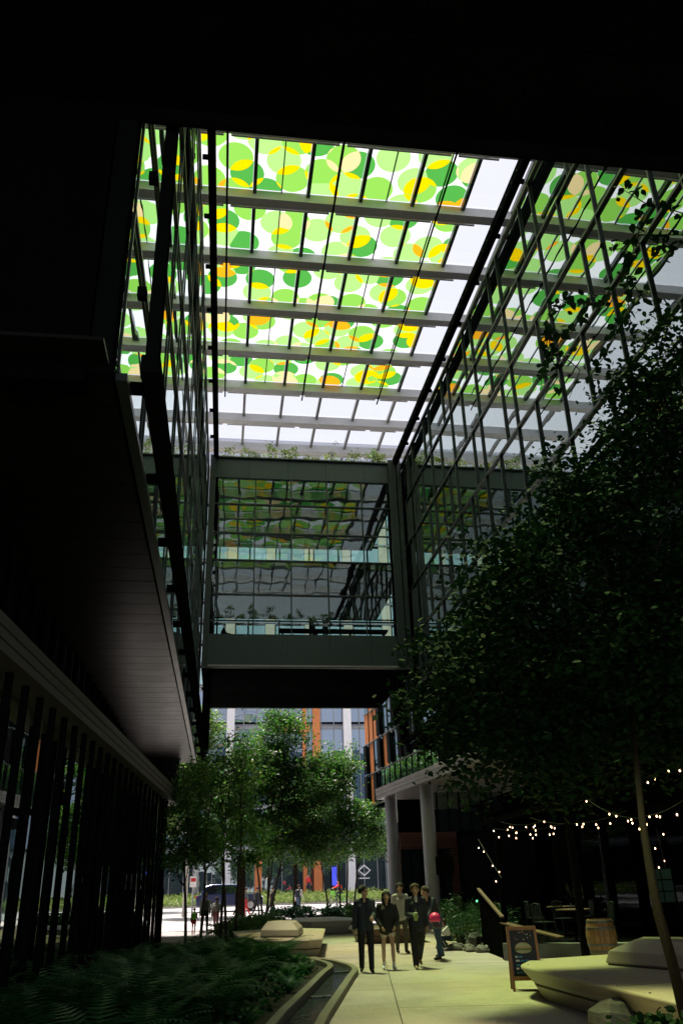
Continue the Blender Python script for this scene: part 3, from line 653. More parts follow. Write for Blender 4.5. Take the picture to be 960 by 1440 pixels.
# ferns and low plants
def fern_mesh(name, seed, nf=13, L=.75):
    r_ = random.Random(seed); V = []; F = []
    for k in range(nf):
        az = 2*math.pi*k/nf+r_.uniform(-.3, .3); el = r_.uniform(.95, 1.45); ln = L*r_.uniform(.75, 1.2); n = 22
        dx, dy = math.cos(az), math.sin(az); x = z = 0; e = el; pts = []
        for i in range(n+1):
            pts.append(Vector((dx*x, dy*x, z))); x += math.cos(e)*ln/n; z += math.sin(e)*ln/n; e -= (el+.25)/n
        sd_ = Vector((-dy, dx, 0))
        for i in range(1, n):
            wl = .30*ln*math.sin(math.pi*(i/n)**.6)*.62+.01; t = (pts[i+1]-pts[i-1]).normalized()
            for s in (-1, 1):
                b = len(V); a0 = pts[i]-t*ln/n*.36; a1 = pts[i]+t*ln/n*.36; tip = pts[i]+sd_*s*wl+t*wl*.35+Vector((0, 0, -.12*wl))
                V += [tuple(a0), tuple(a1), tuple(tip)]; F.append((b, b+1, b+2) if s > 0 else (b, b+2, b+1))
    m = bpy.data.meshes.new(name); m.from_pydata(V, [], F); m.materials.append(MATS['fern']); return m
FERN = [fern_mesh('fern_fronds', 11+k, 12+k, .72+.08*k) for k in range(4)]
def in_poly(x, y, P):
    c = False; j = len(P)-1
    for i in range(len(P)):
        if (P[i][1] > y) != (P[j][1] > y) and x < (P[j][0]-P[i][0])*(y-P[i][1])/(P[j][1]-P[i][1])+P[i][0]: c = not c
        j = i
    return c
bp = [(x-.28, y) for x, y in CH_IN]+[(1.2, 24.0), (.5, 27.3), (-1.1, 27.4), (-2.5, 15), (-2.9, 9.5)]
rs = random.Random(4); spots = []
while len(spots) < 120:
    x, y = rs.uniform(-2.9, 2.4), rs.uniform(9.3, 27.2)
    if in_poly(x, y, bp) and all((x-a)**2+(y-b)**2 > .17 for a, b in spots): spots.append((x, y))
for i, (x, y) in enumerate(spots):
    big = x < runx(y)-1.5; k = rs.randrange(4)
    f_ = place(FERN[k], 'fern', None, (x, y, .06), (rs.uniform(-.1, .1), rs.uniform(-.1, .1), rs.uniform(0, 6.3)), rs.uniform(.95, 1.45) if big else rs.uniform(.4, .7))
    props(f_, 'tall arching green fern in the shaded bed by the fin screen' if big else 'low dark fern beside the stone edge of the water channel', 'fern', 'tall ferns in the bed' if big else 'low ferns along the channel')
gc = thing('ground_cover', 'low dark leafy ground cover between the ferns', 'ground cover', (0, 16, 0)); gc['kind'] = 'stuff'
q = RNG.uniform((-3, 8.5, 0), (2.4, 27.5, 0), (9000, 3)); q = np.array([p for p in q if in_poly(p[0], p[1], bp)]); q[:, 2] = .08+RNG.random(len(q))*.16
leaf_obj('leaves', q, .11, 'ovate', ['leaf_dark', 'fern'], gc, [.5, .5])

# ================================================================== TREES
def tree(name, label, base, stems, blobs, n, per, leaf, mats, wts=None, spread=.22, bark='bark', shape='diamond', group=None, r0=.06, br=26, shell=.45, up=.5):
    t = thing(name, label, 'tree', base, group); B = Vector(base); rs = random.Random(hash(name+label) % 9999 if False else len(label)*7+int(base[1]*10))
    cc, p = clumps(blobs, n, per, spread, shell); tips = []
    m = MB()
    for (dx, dy, lx_, ly_, h) in stems:
        a = B+Vector((dx, dy, 0)); b = B+Vector((lx_, ly_, h)); pts = []; K = 9
        for i in range(K+1):
            q_ = a.lerp(b, i/K); q_ += Vector((math.sin(i*1.3+dx*9)*.05*i/K*2, math.cos(i*1.7+dy*7)*.05, 0)); pts.append(q_)
        m.tube(pts, [r0*(1-.85*i/K)+.006 for i in range(K+1)], 7); tips.append(pts)
    if stems: m.build('trunk', bark, t, smooth=True)
    m = MB(); idx = RNG.choice(len(cc), min(br, len(cc)), replace=False)
    for i in idx:
        c_ = Vector(cc[i]); pts = min(tips, key=lambda P_: min((q_-c_).length for q_ in P_)); lo = [q_ for q_ in pts if q_.z < c_.z-.1] or [pts[3]]
        s0 = lo[-1] if rs.random() < .6 else lo[max(0, len(lo)-2)]
        mid = s0.lerp(c_, .5)+Vector((0, 0, -.08)); m.tube([s0, mid, c_], [r0*.28, r0*.2, .005], 5)
    if br: m.build('branches', bark, t, smooth=True)
    leaf_obj('crown', p, leaf, shape, mats, t, wts, up); return t
def bl(x, y, Y, rx, ry, rz): p = PY(x, y, Y); return (p.x, p.y, p.z, rx, ry, rz)
tree('courtyard_tree', 'tall multi stemmed green tree in the planter behind the beige bench', (2.5, 51.2, .25), [(-.1, 0, -1.4, .3, 9.5), (.15, .1, .4, 0, 11), (.25, -.1, 2.6, .5, 10), (.05, .2, 1.3, -.6, 10)],
     [bl(395, 1035, 51.6, 2.0, 1.6, 1.9), bl(360, 1090, 51, 2.2, 1.9, 2.0), bl(425, 1105, 51.5, 2.6, 1.9, 2.0), bl(390, 1170, 51, 2.8, 2.0, 1.8), bl(440, 1185, 51.6, 2.0, 1.7, 1.4), bl(470, 1080, 52, 1.9, 1.5, 1.5), bl(330, 1150, 51, 1.7, 1.5, 1.6)], 1000, 40, .21, ['leaf_mid', 'leaf_pale', 'leaf_yellow'], [.86, .11, .03], .30, br=70)
tree('courtyard_tree', 'slim green tree with bare lower stems beside the end of the fern bed', (.25, 31.6, .1), [(0, 0, -.5, .2, 6.4), (.3, .1, .5, 0, 6.8), (-.2, .3, -.1, .6, 6.0)],
     [bl(320, 1110, 31.8, 1.4, 1.3, 1.3), bl(300, 1170, 31.5, 1.3, 1.2, 1.1), bl(345, 1190, 31.8, 1.2, 1.1, .8), bl(330, 1060, 32, 1.0, .9, .9)], 200, 36, .14, ['leaf_mid', 'leaf_pale'], [.8, .2], .22, br=36, r0=.05)
tree('courtyard_tree', 'thin young tree with two crossing stems beside the fin screen', (-.95, 27.0, .05), [(0, 0, -.25, .1, 5.3), (.42, .5, 0.5, .2, 4.8)],
     [bl(262, 1140, 27.2, .75, .8, .9), bl(250, 1195, 27, .9, .8, .7), bl(290, 1190, 27.2, .75, .8, .7), bl(275, 1090, 27.3, .6, .6, .6)], 190, 34, .12, ['leaf_mid', 'leaf_pale'], [.88, .12], .18, br=30, r0=.045)
tree('courtyard_tree', 'green tree with four straight stems in the planter near the street', (7.2, 55, .3), [(-.6, 0, -1.6, .2, 7.4), (.1, 0, .1, 0, 7.8), (.5, .1, .9, .4, 7.4), (.9, -.1, 1.9, .1, 7.0)],
     [bl(455, 1100, 55, 2.0, 1.6, 1.6), bl(500, 1150, 54.6, 1.9, 1.6, 1.5), bl(460, 1185, 55, 2.1, 1.6, 1.3), bl(520, 1185, 54.6, 1.0, 1.2, .9)], 480, 38, .2, ['leaf_mid', 'leaf_pale'], [.8, .2], .3, br=40)
tree('street_tree', 'pale green birch with white trunk standing beyond the skybridge', (-2.2, 57, .35), [(0, 0, .3, 0, 14)],
     [bl(262, 1080, 57, 1.9, 1.8, 2.2), bl(285, 1030, 57, 1.3, 1.4, 2.0), bl(245, 1140, 57, 1.7, 1.6, 1.6), bl(300, 1110, 57.5, 1.6, 1.5, 1.8)], 480, 36, .22, ['leaf_pale', 'leaf_mid'], [.8, .2], .3, bark='birch_bark', br=30, r0=.14)
tree('street_tree', 'pale leafy street tree in front of the office tower columns', (-6.5, 66, .6), [(0, 0, .3, 0, 9)], [(-6.5, 66, 7.5, 3, 2.6, 3), (-5, 66, 9, 2.2, 2, 2.4)], 260, 30, .2, ['leaf_pale', 'leaf_mid'], [.7, .3], .35, br=24, r0=.12)
tree('street_tree', 'thick trunked street tree behind the planter shrubs', (5.2, 63, .5), [(0, 0, .1, 0, 8)], [(5.2, 63, 6.3, 2.6, 2.4, 2.0), (6.6, 63, 7.6, 2.1, 2, 1.8)], 240, 30, .2, ['leaf_mid', 'leaf_pale'], [.6, .4], .35, bark='bark_brown', br=20, r0=.2)
tree('street_tree', 'light green tree between the tower and the corner building', (13.5, 70, .65), [(0, 0, .2, 0, 8)], [(13.5, 70, 6.2, 2.6, 2.2, 2.4), (11.7, 70, 5.2, 1.8, 1.8, 1.5)], 200, 30, .2, ['leaf_mid', 'leaf_pale'], [.6, .4], .35, br=20, r0=.12)
# big shaded tree over the patio
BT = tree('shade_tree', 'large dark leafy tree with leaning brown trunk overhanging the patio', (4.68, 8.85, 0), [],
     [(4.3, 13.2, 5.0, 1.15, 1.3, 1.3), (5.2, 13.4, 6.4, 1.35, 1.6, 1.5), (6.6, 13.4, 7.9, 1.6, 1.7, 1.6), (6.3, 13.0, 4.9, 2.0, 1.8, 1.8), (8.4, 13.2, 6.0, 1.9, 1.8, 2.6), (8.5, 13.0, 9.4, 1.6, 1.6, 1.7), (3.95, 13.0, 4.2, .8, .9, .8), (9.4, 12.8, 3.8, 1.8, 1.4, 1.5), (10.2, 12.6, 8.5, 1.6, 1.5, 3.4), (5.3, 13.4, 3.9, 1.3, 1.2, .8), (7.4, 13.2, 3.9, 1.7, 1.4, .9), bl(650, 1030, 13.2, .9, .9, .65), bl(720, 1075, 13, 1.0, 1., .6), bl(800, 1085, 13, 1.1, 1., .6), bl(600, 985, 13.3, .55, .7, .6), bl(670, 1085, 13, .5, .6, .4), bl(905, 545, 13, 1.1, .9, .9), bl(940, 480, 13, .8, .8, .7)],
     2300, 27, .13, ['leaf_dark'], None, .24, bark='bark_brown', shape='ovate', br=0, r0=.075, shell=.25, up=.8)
tk = [Vector((4.70, 8.85, 0)), PY(962, 1425, 8.95), PY(944, 1352, 9.05), PY(925, 1285, 9.2), PY(912, 1215, 9.6), PY(902, 1150, 10.3), PY(893, 1060, 11.5), PY(885, 980, 12.9)]
MB().tube(tk, [.085, .062, .056, .053, .048, .044, .04, .034], 10).build('trunk', 'bark_brown', BT, smooth=True)
B_ = tk[-1]; m = MB()
for q_ in ((5.4, 13.0, 5.8), (6.8, 13.2, 7.0), (8.4, 13.0, 7.2), (4.6, 12.8, 4.6), (8.6, 12.8, 9.0)):
    e_ = Vector(q_); m.tube([B_, B_.lerp(e_, .5)+Vector((0, .1, .2)), e_], [.034, .026, .01], 7)
m.build('limbs', 'soil', BT, smooth=True)
# climbing sprays at the top right: each leaf its own piece
def leafmesh(name, mat):
    T = LEAF['ovate']; V = [(x, y, abs(y)*.3) for x, y in T]; V += [(-.5, 0, 0)]
    m_ = bpy.data.meshes.new(name); m_.from_pydata([(-.5, 0, 0), (-.22, -.30, .07), (.12, -.24, .06), (.5, 0, -.04), (.12, .24, .06), (-.22, .30, .07), (-.1, 0, 0), (.2, 0, 0)], [], [(0, 1, 6), (1, 2, 7, 6), (2, 3, 7), (3, 4, 7), (4, 5, 6, 7), (5, 0, 6)])
    m_.materials.append(MATS[mat]); return m_
VL = leafmesh('vine_leaf', 'leaf_dark')
vine = thing('climbing_vine', 'dark hanging vine sprays in front of the tiled reflections', 'vine', (7, 11, 11))
paths = [[(960, 300), (905, 285), (868, 262)], [(960, 330), (900, 330), (872, 350), (850, 352)], [(955, 345), (925, 360), (900, 345)], [(905, 300), (890, 350), (880, 400), (885, 450), (900, 480)], [(890, 370), (850, 425), (800, 428), (785, 420), (768, 450), (775, 500), (790, 550)], [(890, 400), (905, 420), (940, 430)], [(830, 420), (800, 470), (770, 470), (760, 540)], [(880, 440), (850, 500), (820, 540)], [(790, 500), (815, 520), (800, 560)]]
nl = 0
for pi, pp in enumerate(paths):
    Yv = 11.2+.25*(pi % 4); P3 = [PY(x, y, Yv+.15*i) for i, (x, y) in enumerate(pp)]
    MB().tube(P3, [.012]*(len(P3)-1)+[.004], 5).build('stem', 'bark', vine)
    for a, b in zip(P3, P3[1:]):
        k = int((b-a).length/.06)+1
        for i in range(k):
            if nl > 290: break
            c = a.lerp(b, i/k)+Vector((random.gauss(0, .085), random.gauss(0, .1), random.gauss(0, .085))); nl += 1
            place(VL, 'leaf', vine, c, (random.uniform(-.9, .9), random.uniform(-.3, 1.2), random.uniform(0, 6.28)), random.uniform(.15, .25))

# ================================================================== PEOPLE
def sphere_rings(c, r, n=10, k=6):
    return [[(c[0]+r[0]*math.sin(a)*math.cos(b), c[1]+r[1]*math.sin(a)*math.sin(b), c[2]+r[2]*math.cos(a)) for b in (2*math.pi*j/n for j in range(n))] for a in (math.pi*(i+.02)/(k+.04) for i in range(k+1))]
def capsule(m, a, b, ra, rb, n=10):
    a, b = Vector(a), Vector(b); d = b-a
    if d.length < 1e-5: d = Vector((0, 0, 1e-3))
    d.normalize(); e = d.orthogonal().normalized(); g = d.cross(e); rg = []
    for s in (-.98, -.8, -.4): rg.append((a+d*ra*s, ra*math.sqrt(1-s*s)))
    rg.append((a, ra)); rg.append((b, rb))
    for s in (.4, .8, .98): rg.append((b+d*rb*s, rb*math.sqrt(1-s*s)))
    m.rings([[c+(e*math.cos(t)+g*math.sin(t))*q for t in (2*math.pi*j/n for j in range(n))] for c, q in rg])
def figure(label, loc, rotz, h, look, legs, arms, lean=(0, 0), head=(0, 0), hair='short', vox=.014, detail=True, bag=None, skirtlike=None, group=None, squat=0., arm_pts=None):
    """one continuous body: capsules fused by a voxel remesh, clothing zones by nearest bone; faces -Y before rotz"""
    k = h/1.75; S = []                     # bones: a, b, ra, rb, material, flatten
    def bone(a, b, ra, rb, m): S.append((Vector(a), Vector(b), ra*k, rb*k, m))
    hipz = .94*k; feet = []; J = {}
    lean_f, lean_s = lean
    fwd = lambda ang, l: Vector((0, -math.sin(ang)*l, -math.cos(ang)*l))
    lr = look.get('leg_r', 1.); zmin = 9
    for s, (a, b) in zip((1, -1), legs):   # s=+1: person's left is +X (screen right when facing us)
        hip = Vector((s*.095*k, 0, hipz)); kn = hip+fwd(a, .43*k)+Vector((s*.01, 0, 0)); an = kn+fwd(a-b, .43*k); ft = an+Vector((s*.02*k, -.15*k, -.055*k))
        tilt = max(0, b-a-.1)              # trailing foot lifts at the heel
        if tilt > .25: ft = an+Vector((s*.01, -.11*k, -.11*k))
        if look.get('shorts'):
            mid = hip.lerp(kn, .33); bone(hip, mid, .105, .10, look['shorts']); bone(mid, kn, .072, .052, look['skin']); bone(kn, kn.lerp(an, .35), .05, .056, look['skin']); bone(kn.lerp(an, .35), an.lerp(kn, .14), .056, .036, look['skin'])
            bone(an.lerp(kn, .16), an, .042, .040, look.get('sock', look['skin']))
        else:
            bone(hip, kn, .092*lr, .068*lr, look['legs']); bone(kn, an, .068*lr, .052*max(1, lr*1.05), look['legs'])
        heel = an+Vector((0, .03*k, -.045*k)); bone(an+Vector((0, 0, -.03*k)), heel, .042, .040, look['shoe']); bone(heel, ft, .042, .036, look['shoe']); bone(ft, ft+Vector((0, -.06*k, 0)), .038, .028, look['shoe'])
        zmin = min(zmin, ft.z-.036*k, heel.z-.04*k)
    pel = Vector((0, 0, hipz+.02*k)); up = Vector((lean_s, -math.sin(lean_f), math.cos(lean_f))).normalized()
    wst = pel+up*.16*k; chs = pel+up*.36*k; sh = pel+up*.50*k; nk = pel+up*.56*k; tw = look.get('torso', 1.)
    top = look['top']; hem = look.get('hem', 0.)
    for s in (-1, 1):
        bone(pel+Vector((s*.06*k, 0, 0)), wst+Vector((s*.055*k, 0, 0)), .112*(tw if hem else 1), .105*tw, top if hem else look['legs'] if not look.get('shorts') else look['shorts'])
        if hem: bone(pel+Vector((s*.065*k, 0, -hem*k)), pel+Vector((s*.065*k, 0, 0)), .115*tw, .115*tw, top)
        bone(wst+Vector((s*.055*k, 0, 0)), chs+Vector((s*.07*k, 0, 0)), .108*tw, .118*tw, top); bone(chs+Vector((s*.07*k, 0, 0)), sh+Vector((s*.10*k, 0, -.03*k)), .115*tw, .075, top)
        bone(sh+Vector((s*.155*k, 0, -.015*k)), sh+Vector((s*.04*k, 0, .03*k)), .062, .055, top)
    bone(sh+up*.02*k, nk+up*.06*k, .056, .052, look['skin'])
    if look.get('collar'): bone(sh+Vector((0, -.075*k, -.03*k)), sh+Vector((0, -.055*k, .035*k)), .035, .03, look['collar'])
    yaw, nod = head; hd = nk+up*.145*k+Vector((0, -.015*k, 0)); fx, fy = math.sin(yaw), -math.cos(yaw); fv = Vector((fx*math.cos(nod), fy*math.cos(nod), -math.sin(nod)))
    bone(hd+Vector((0, 0, -.03*k))+fv*.022*k, hd+Vector((0, 0, .045*k))-fv*.008*k, .074, .088, look['skin']); bone(hd+Vector((0, 0, -.082*k))+fv*.045*k, hd+Vector((0, 0, -.02*k))+fv*.03*k, .040, .058, look['skin'])
    if detail:
        bone(hd+fv*.092*k+Vector((0, 0, -.005*k)), hd+fv*.108*k+Vector((0, 0, -.03*k)), .010, .016, look['skin'])
        sv = Vector((-fv.y, fv.x, 0))
        for s in (-1, 1): bone(hd+sv*s*.083*k+Vector((0, 0, -.025*k)), hd+sv*s*.086*k+Vector((0, 0, .015*k)), .013, .017, look['skin'])
    slv = look.get('sleeve', 1.); hands = []
    for ai, (s, (sw, ab, eb, inw)) in enumerate(zip((1, -1), arms)):   # swing fwd, abduct, elbow bend, forearm inward
        so_ = sh+Vector((s*.185*k, 0, -.02*k)); ud = Vector((s*math.sin(ab), -math.sin(sw)*math.cos(ab), -math.cos(sw)*math.cos(ab)))
        el = so_+ud*.29*k; fd = Vector((s*math.sin(ab)*.6-s*inw, -math.sin(sw+eb), -math.cos(sw+eb))).normalized(); wr = el+fd*.25*k
        bone(so_, el, .058*slv, .050*slv, top); bone(el, wr, .050*slv, .040*slv, look.get('forearm', top)); hands.append((wr, fd))
        pm = wr+fd*.075*k; bone(wr, pm, .030, .036, look['skin'])
        if detail:
            sd_ = fd.cross(Vector((s, 0, .2))).normalized()
            for q in range(4):
                b0 = pm+sd_*(.033-.022*q)*k; c1 = b0+fd*(.045-.005*abs(q-1))*k+Vector((-s*.008, 0, 0)); c2 = c1+(fd*.03+Vector((-s*.02, 0, 0)))*k
                bone(b0, c1, .0135, .012, look['skin']); bone(c1, c2, .012, .010, look['skin'])
            tb = wr+fd*.03*k+sd_*.03*k; bone(tb, tb+(sd_*.03+fd*.035)*k, .015, .012, look['skin']); bone(tb+(sd_*.03+fd*.035)*k, tb+(sd_*.03+fd*.07)*k, .012, .010, look['skin'])
        else: bone(pm, pm+fd*.06*k, .03, .018, look['skin'])
    m = MB()
    for a, b, ra, rb, _ in S: capsule(m, a-Vector((0, 0, zmin)), b-Vector((0, 0, zmin)), ra, rb, 10 if detail else 7)
    mats = list(dict.fromkeys(q[4] for q in S)); me = m.mesh('body', mats); tmp = bpy.data.objects.new('tmp', me); COL.objects.link(tmp)
    rm = tmp.modifiers.new('r', 'REMESH'); rm.mode = 'VOXEL'; rm.voxel_size = vox; rm.use_smooth_shade = True
    sm_ = tmp.modifiers.new('s', 'SMOOTH'); sm_.factor = .5; sm_.iterations = 3 if detail else 1
    dg = bpy.context.evaluated_depsgraph_get(); me2 = bpy.data.meshes.new_from_object(tmp.evaluated_get(dg)); bpy.data.objects.remove(tmp)
    nf = len(me2.polygons); cen = np.empty(nf*3); me2.polygons.foreach_get('center', cen); cen = cen.reshape(-1, 3)+np.array([0, 0, zmin])
    best = np.full(nf, 1e9); mi = np.zeros(nf, int)
    for a, b, ra, rb, mt in S:
        A, Bv = np.array(a), np.array(b-a); t = np.clip((cen-A)@Bv/max(1e-9, Bv@Bv), 0, 1); d = np.linalg.norm(cen-A-t[:, None]*Bv, axis=1)-(ra+(rb-ra)*t)
        q = d < best; best[q] = d[q]; mi[q] = mats.index(mt)
    me2.materials.clear()
    for q in mats: me2.materials.append(MATS[q])
    me2.polygons.foreach_set('material_index', mi.astype(np.int32)); me2.polygons.foreach_set('use_smooth', [True]*nf); me2.name = 'person'
    ob = bpy.data.objects.new('person', me2); COL.objects.link(ob); ob.location = loc; ob.rotation_euler = (0, 0, rotz); ORG[ob.name] = Vector((0, 0, 0)); props(ob, label, 'person', group)
    Z = Vector((0, 0, -zmin)); hc = hd+Z
    # hair: cap of short locks, longer strands where needed
    hm = MB(); rsd = random.Random(len(label)); cap_c = hc+Vector((0, 0, .034*k))-fv*.026*k
    hm.rings([[cap_c+Vector((r_*math.cos(b), r_*math.sin(b), z_)) for b in (2*math.pi*j/14 for j in range(14))] for r_, z_ in ((.094*k, -.035*k), (.103*k, .0), (.098*k, .045*k), (.075*k, .085*k), (.035*k, .107*k), (.004, .112*k))])
    if detail or hair == 'long':
        for q in range(46):
            b = 2*math.pi*rsd.random(); back = (math.cos(b)*fv.x+math.sin(b)*fv.y) < .30
            r1 = cap_c+Vector((.07*k*math.cos(b), .07*k*math.sin(b), .08*k)); ln = (.30 if hair == 'long' else .11)*k if back else .07*k
            if not back: continue
            r2 = cap_c+Vector((.104*k*math.cos(b), .104*k*math.sin(b), .02*k)); r3 = cap_c+Vector((.104*k*math.cos(b+.1), .104*k*math.sin(b+.1), .04*k-ln))
            hm.tube([r1, r2, r2.lerp(r3, .6), r3], [.016*k, .02*k, .018*k, .005], 5)
    hm.build('hair', look['hair'], ob, smooth=True)
    if detail:
        sv = Vector((-fv.y, fv.x, 0)); em = hc+fv*.083*k
        for s in (-1, 1):
            MB().rings(sphere_rings(em+sv*s*.032*k+Vector((0, 0, .008*k)), (.013*k, .013*k, .008*k), 8, 4)).build('eye', 'hair_black', ob)
        MB().rings(sphere_rings(em+fv*.006*k+Vector((0, 0, -.062*k)), (.022*k, .014*k, .006*k), 8, 4)).build('mouth', 'rose_cloth', ob)
    if bag:
        bc = chs+Z+Vector((0, .19*k, -.06*k)); bm = MB().box(bc.x-.15*k, bc.x+.15*k, bc.y-.08*k, bc.y+.09*k, bc.z-.22*k, bc.z+.22*k).build('backpack', bag, ob, bevel=.05, seg=3)
        for s in (-1, 1): MB().tube([bc+Vector((s*.1*k, -.06*k, .2*k)), sh+Z+Vector((s*.1*k, -.02, .07*k)), chs+Z+Vector((s*.11*k, -.13*k, 0)), bc+Vector((s*.13*k, -.08*k, -.16*k))], .018*k, 6).build('strap', bag, ob)
    M_ = Matrix.Rotation(rotz, 3, 'Z')
    return ob, [Vector(loc)+M_@(w_+Z+f_*.07*k) for w_, f_ in hands], [f_ for _, f_ in hands]
def face_cam(p): return 0.0
sk = dict(skin='skin2', hair='hair_black')
p1 = G(516, 1368); man1, _, _ = figure('man in navy sweater and black trousers walking with head turned', (p1.x, p1.y, .008), -.12, 1.64, dict(sk, top='navy', legs='black_cloth', shoe='shoe_black', leg_r=1.12, torso=1.10, sleeve=1.25, hem=.06), [(.20, .12), (-.16, .12)], [(.35, .08, 1.0, .25), (-.08, .16, .15, 0.)], (.02, -.02), (.9, .1), vox=.011)
lz = p1+Vector((0, 0, 0))
p2 = G(547, 1364); woman, _, _ = figure('woman with long black hair in black jacket, beige shorts and white shoes', (p2.x, p2.y, .008), -.05, 1.52, dict(sk, skin='skin2', top='black_cloth', legs='beige_cloth', shorts='beige_cloth', sock='white_cloth', shoe='white_cloth', torso=1.32, sleeve=1.5, hem=.05), [(.20, .04), (-.14, .14)], [(.0, .26, .75, .5), (.0, .26, .75, .5)], (.0, 0), (0, -.05), 'long', vox=.011)
p3 = G(589, 1362); man2, h3, f3 = figure('tall man in navy cardigan over white collar holding a green drink', (p3.x, p3.y, .008), -.02, 1.67, dict(sk, skin='skin', hair='hair_brown', top='navy2', legs='black_cloth', shoe='shoe_tan', leg_r=1.28, torso=1.12, sleeve=1.3, hem=.08, collar='white_cloth'), [(-.30, .42), (.30, .06)], [(-.1, .12, .3, 0), (.05, .10, 1.35, .5)], (.03, 0), (-.1, .1), vox=.011)
p4 = G(566, 1341); man3, _, _ = figure('man in grey knit sweater walking behind the group in dark trousers', (p4.x, p4.y, .008), .1, 1.69, dict(sk, skin='skin', hair='hair_black', top='grey_knit', legs='olive', shoe='shoe_black', torso=1.08, sleeve=1.2, hem=.04), [(.1, .1), (-.1, .1)], [(.1, .1, .5, .1), (.05, .14, .5, .1)], (.0, 0), (-.3, .1), vox=.014)
p5 = G(617, 1352); man4, h5, _ = figure('man in dark blue bending forward with a pink helmet in hand', (p5.x+.12, p5.y+.5, .008), -1.0, 1.68, dict(sk, skin='skin', hair='hair_brown', top='navy', legs='jeans', shoe='shoe_black', torso=1.05, sleeve=1.15, leg_r=1.05), [(.15, .12), (-.25, .1)], [(.5, .1, .3, 0), (.55, .1, .35, 0)], (.55, 0), (0, .3), vox=.014)
p6 = G(628, 1337); kid, _, _ = figure('small child with long brown hair squatting in white top and dark leggings', (p6.x+.08, p6.y, .008), -1.25, 1.08, dict(sk, skin='skin', hair='hair_brown', top='white_cloth', legs='navy2', shoe='white_cloth', torso=1.1, sleeve=1.15), [(1.75, 2.35), (1.65, 2.25)], [(1.0, .1, .4, 0), (1.1, .1, .5, 0)], (.35, 0), (0, .35), 'long', vox=.012)
# held things
cup = thing('drink_cup', 'clear cup of green iced drink with straw in the tall man\'s hand', 'cup', h3[1]+Vector((.0, -.045, -.01))); c = cup.location
MB().lathe([(.036, -.075), (.046, .07)], c, 14).build('cup', 'drink', cup, smooth=True); MB().lathe([(.05, .07), (.05, .082), (.044, .088)], c, 14).build('lid', 'white_cloth', cup); MB().tube([c+Vector((.005, 0, .08)), c+Vector((.015, 0, .16))], .0035, 6).build('straw', 'white_cloth', cup)
hp = Vector(PY(611, 1291, p5.y-.1)); hel = thing('bicycle_helmet', 'bright pink bicycle helmet held by the bending man', 'helmet', hp)
MB().rings([[hp+Vector((r_*1.0*math.cos(b), r_*1.15*math.sin(b), z_)) for b in (2*math.pi*j/16 for j in range(16))] for r_, z_ in ((.128, -.08), (.138, -.02), (.128, .045), (.10, .09), (.05, .12), (.005, .127))]).build('shell', 'pink', hel, smooth=True)
MB().tube([hp+Vector((.11, 0, -.07)), hp+Vector((.06, -.03, -.2)), hp+Vector((-.06, -.03, -.2)), hp+Vector((-.11, 0, -.07))], .009, 6).build('strap', 'grey_knit', hel)
MB().lathe([(.10, 0), (.11, .05), (.085, .09)], hp+Vector((.05, .02, -.24)), 12).build('padding', 'grey_cloth', hel)
# street people
FARP = [('child with lime green backpack and red trousers walking beside the adult in black', (272, 1316), 1.12, dict(top='grey_cloth', legs='red_cloth', shoe='jeans'), 3.0, 'lime', 0),
        ('adult in black with grey backpack and straw hat walking away', (287, 1317), 1.74, dict(top='white_cloth', legs='black_cloth', shoe='shoe_black'), 3.2, 'grey_cloth', 0),
        ('person in grey top and rose skirt walking beside the tree stems', (303, 1314), 1.55, dict(top='grey_knit', legs='rose_cloth', shoe='shoe_tan'), 2.8, None, 0),
        ('person in black walking on the pavement behind the tree trunk', (335, 1288), 1.7, dict(top='black_cloth', legs='navy2', shoe='shoe_black'), 1.4, 'black_cloth', 0),
        ('woman in grey dress with red bag on the street pavement', (346, 1290), 1.72, dict(top='grey_cloth', legs='red_cloth', shoe='shoe_tan'), -1.3, None, 0),
        ('person in dark blue jacket walking on the street pavement', (361, 1289), 1.74, dict(top='navy', legs='black_cloth', shoe='shoe_black'), 1.5, 'grey_cloth', 0),
        ('person in black with brown backpack striding along the pavement', (382, 1288), 1.76, dict(top='black_cloth', legs='black_cloth', shoe='shoe_black'), 1.5, 'shoe_tan', 1),
        ('person in white shirt and jeans with navy backpack', (420, 1287), 1.8, dict(top='white_cloth', legs='jeans', shoe='shoe_black'), 2.5, 'navy', 0)]
for lab, px_, h, lk, rz, bag, st in FARP:
    g0 = G(*px_)
    if g0.y > 47:                          # on the rising pavement
        d = ray(*px_); Yt = 48.
        for _ in range(40): z = gz(Yt); Yt += .5*(((z+.01-EYE.z)/d.z*d.y)-Yt) if abs(d.z) > 1e-4 else 0; Yt = min(max(Yt, 47), 58.4)
        g0 = PY(px_[0], px_[1], Yt); g0.z = gz(Yt)+.01
    else: g0.z = .008
    a = .42 if st else .25
    ob, _, _ = figure(lab, tuple(g0), rz, h*.92, dict(sk, skin='skin', hair='straw' if 'straw' in lab else 'hair_brown', **lk), [(a, .1), (-a, .25)], [(-.3, .1, .3, 0), (.3, .1, .3, 0)], (.05, 0), (0, .1), 'short', .026, False, bag)
g0 = PY(433, 1250, 79.); figure('person in red coat by the shop window across the street', (g0.x, 79, 1.2), .4, 1.75, dict(sk, top='red_cloth', legs='navy2', shoe='shoe_black'), [(.1, .1), (-.1, .1)], [(.2, .1, .3, 0), (.2, .1, .3, 0)], vox=.03, detail=False)

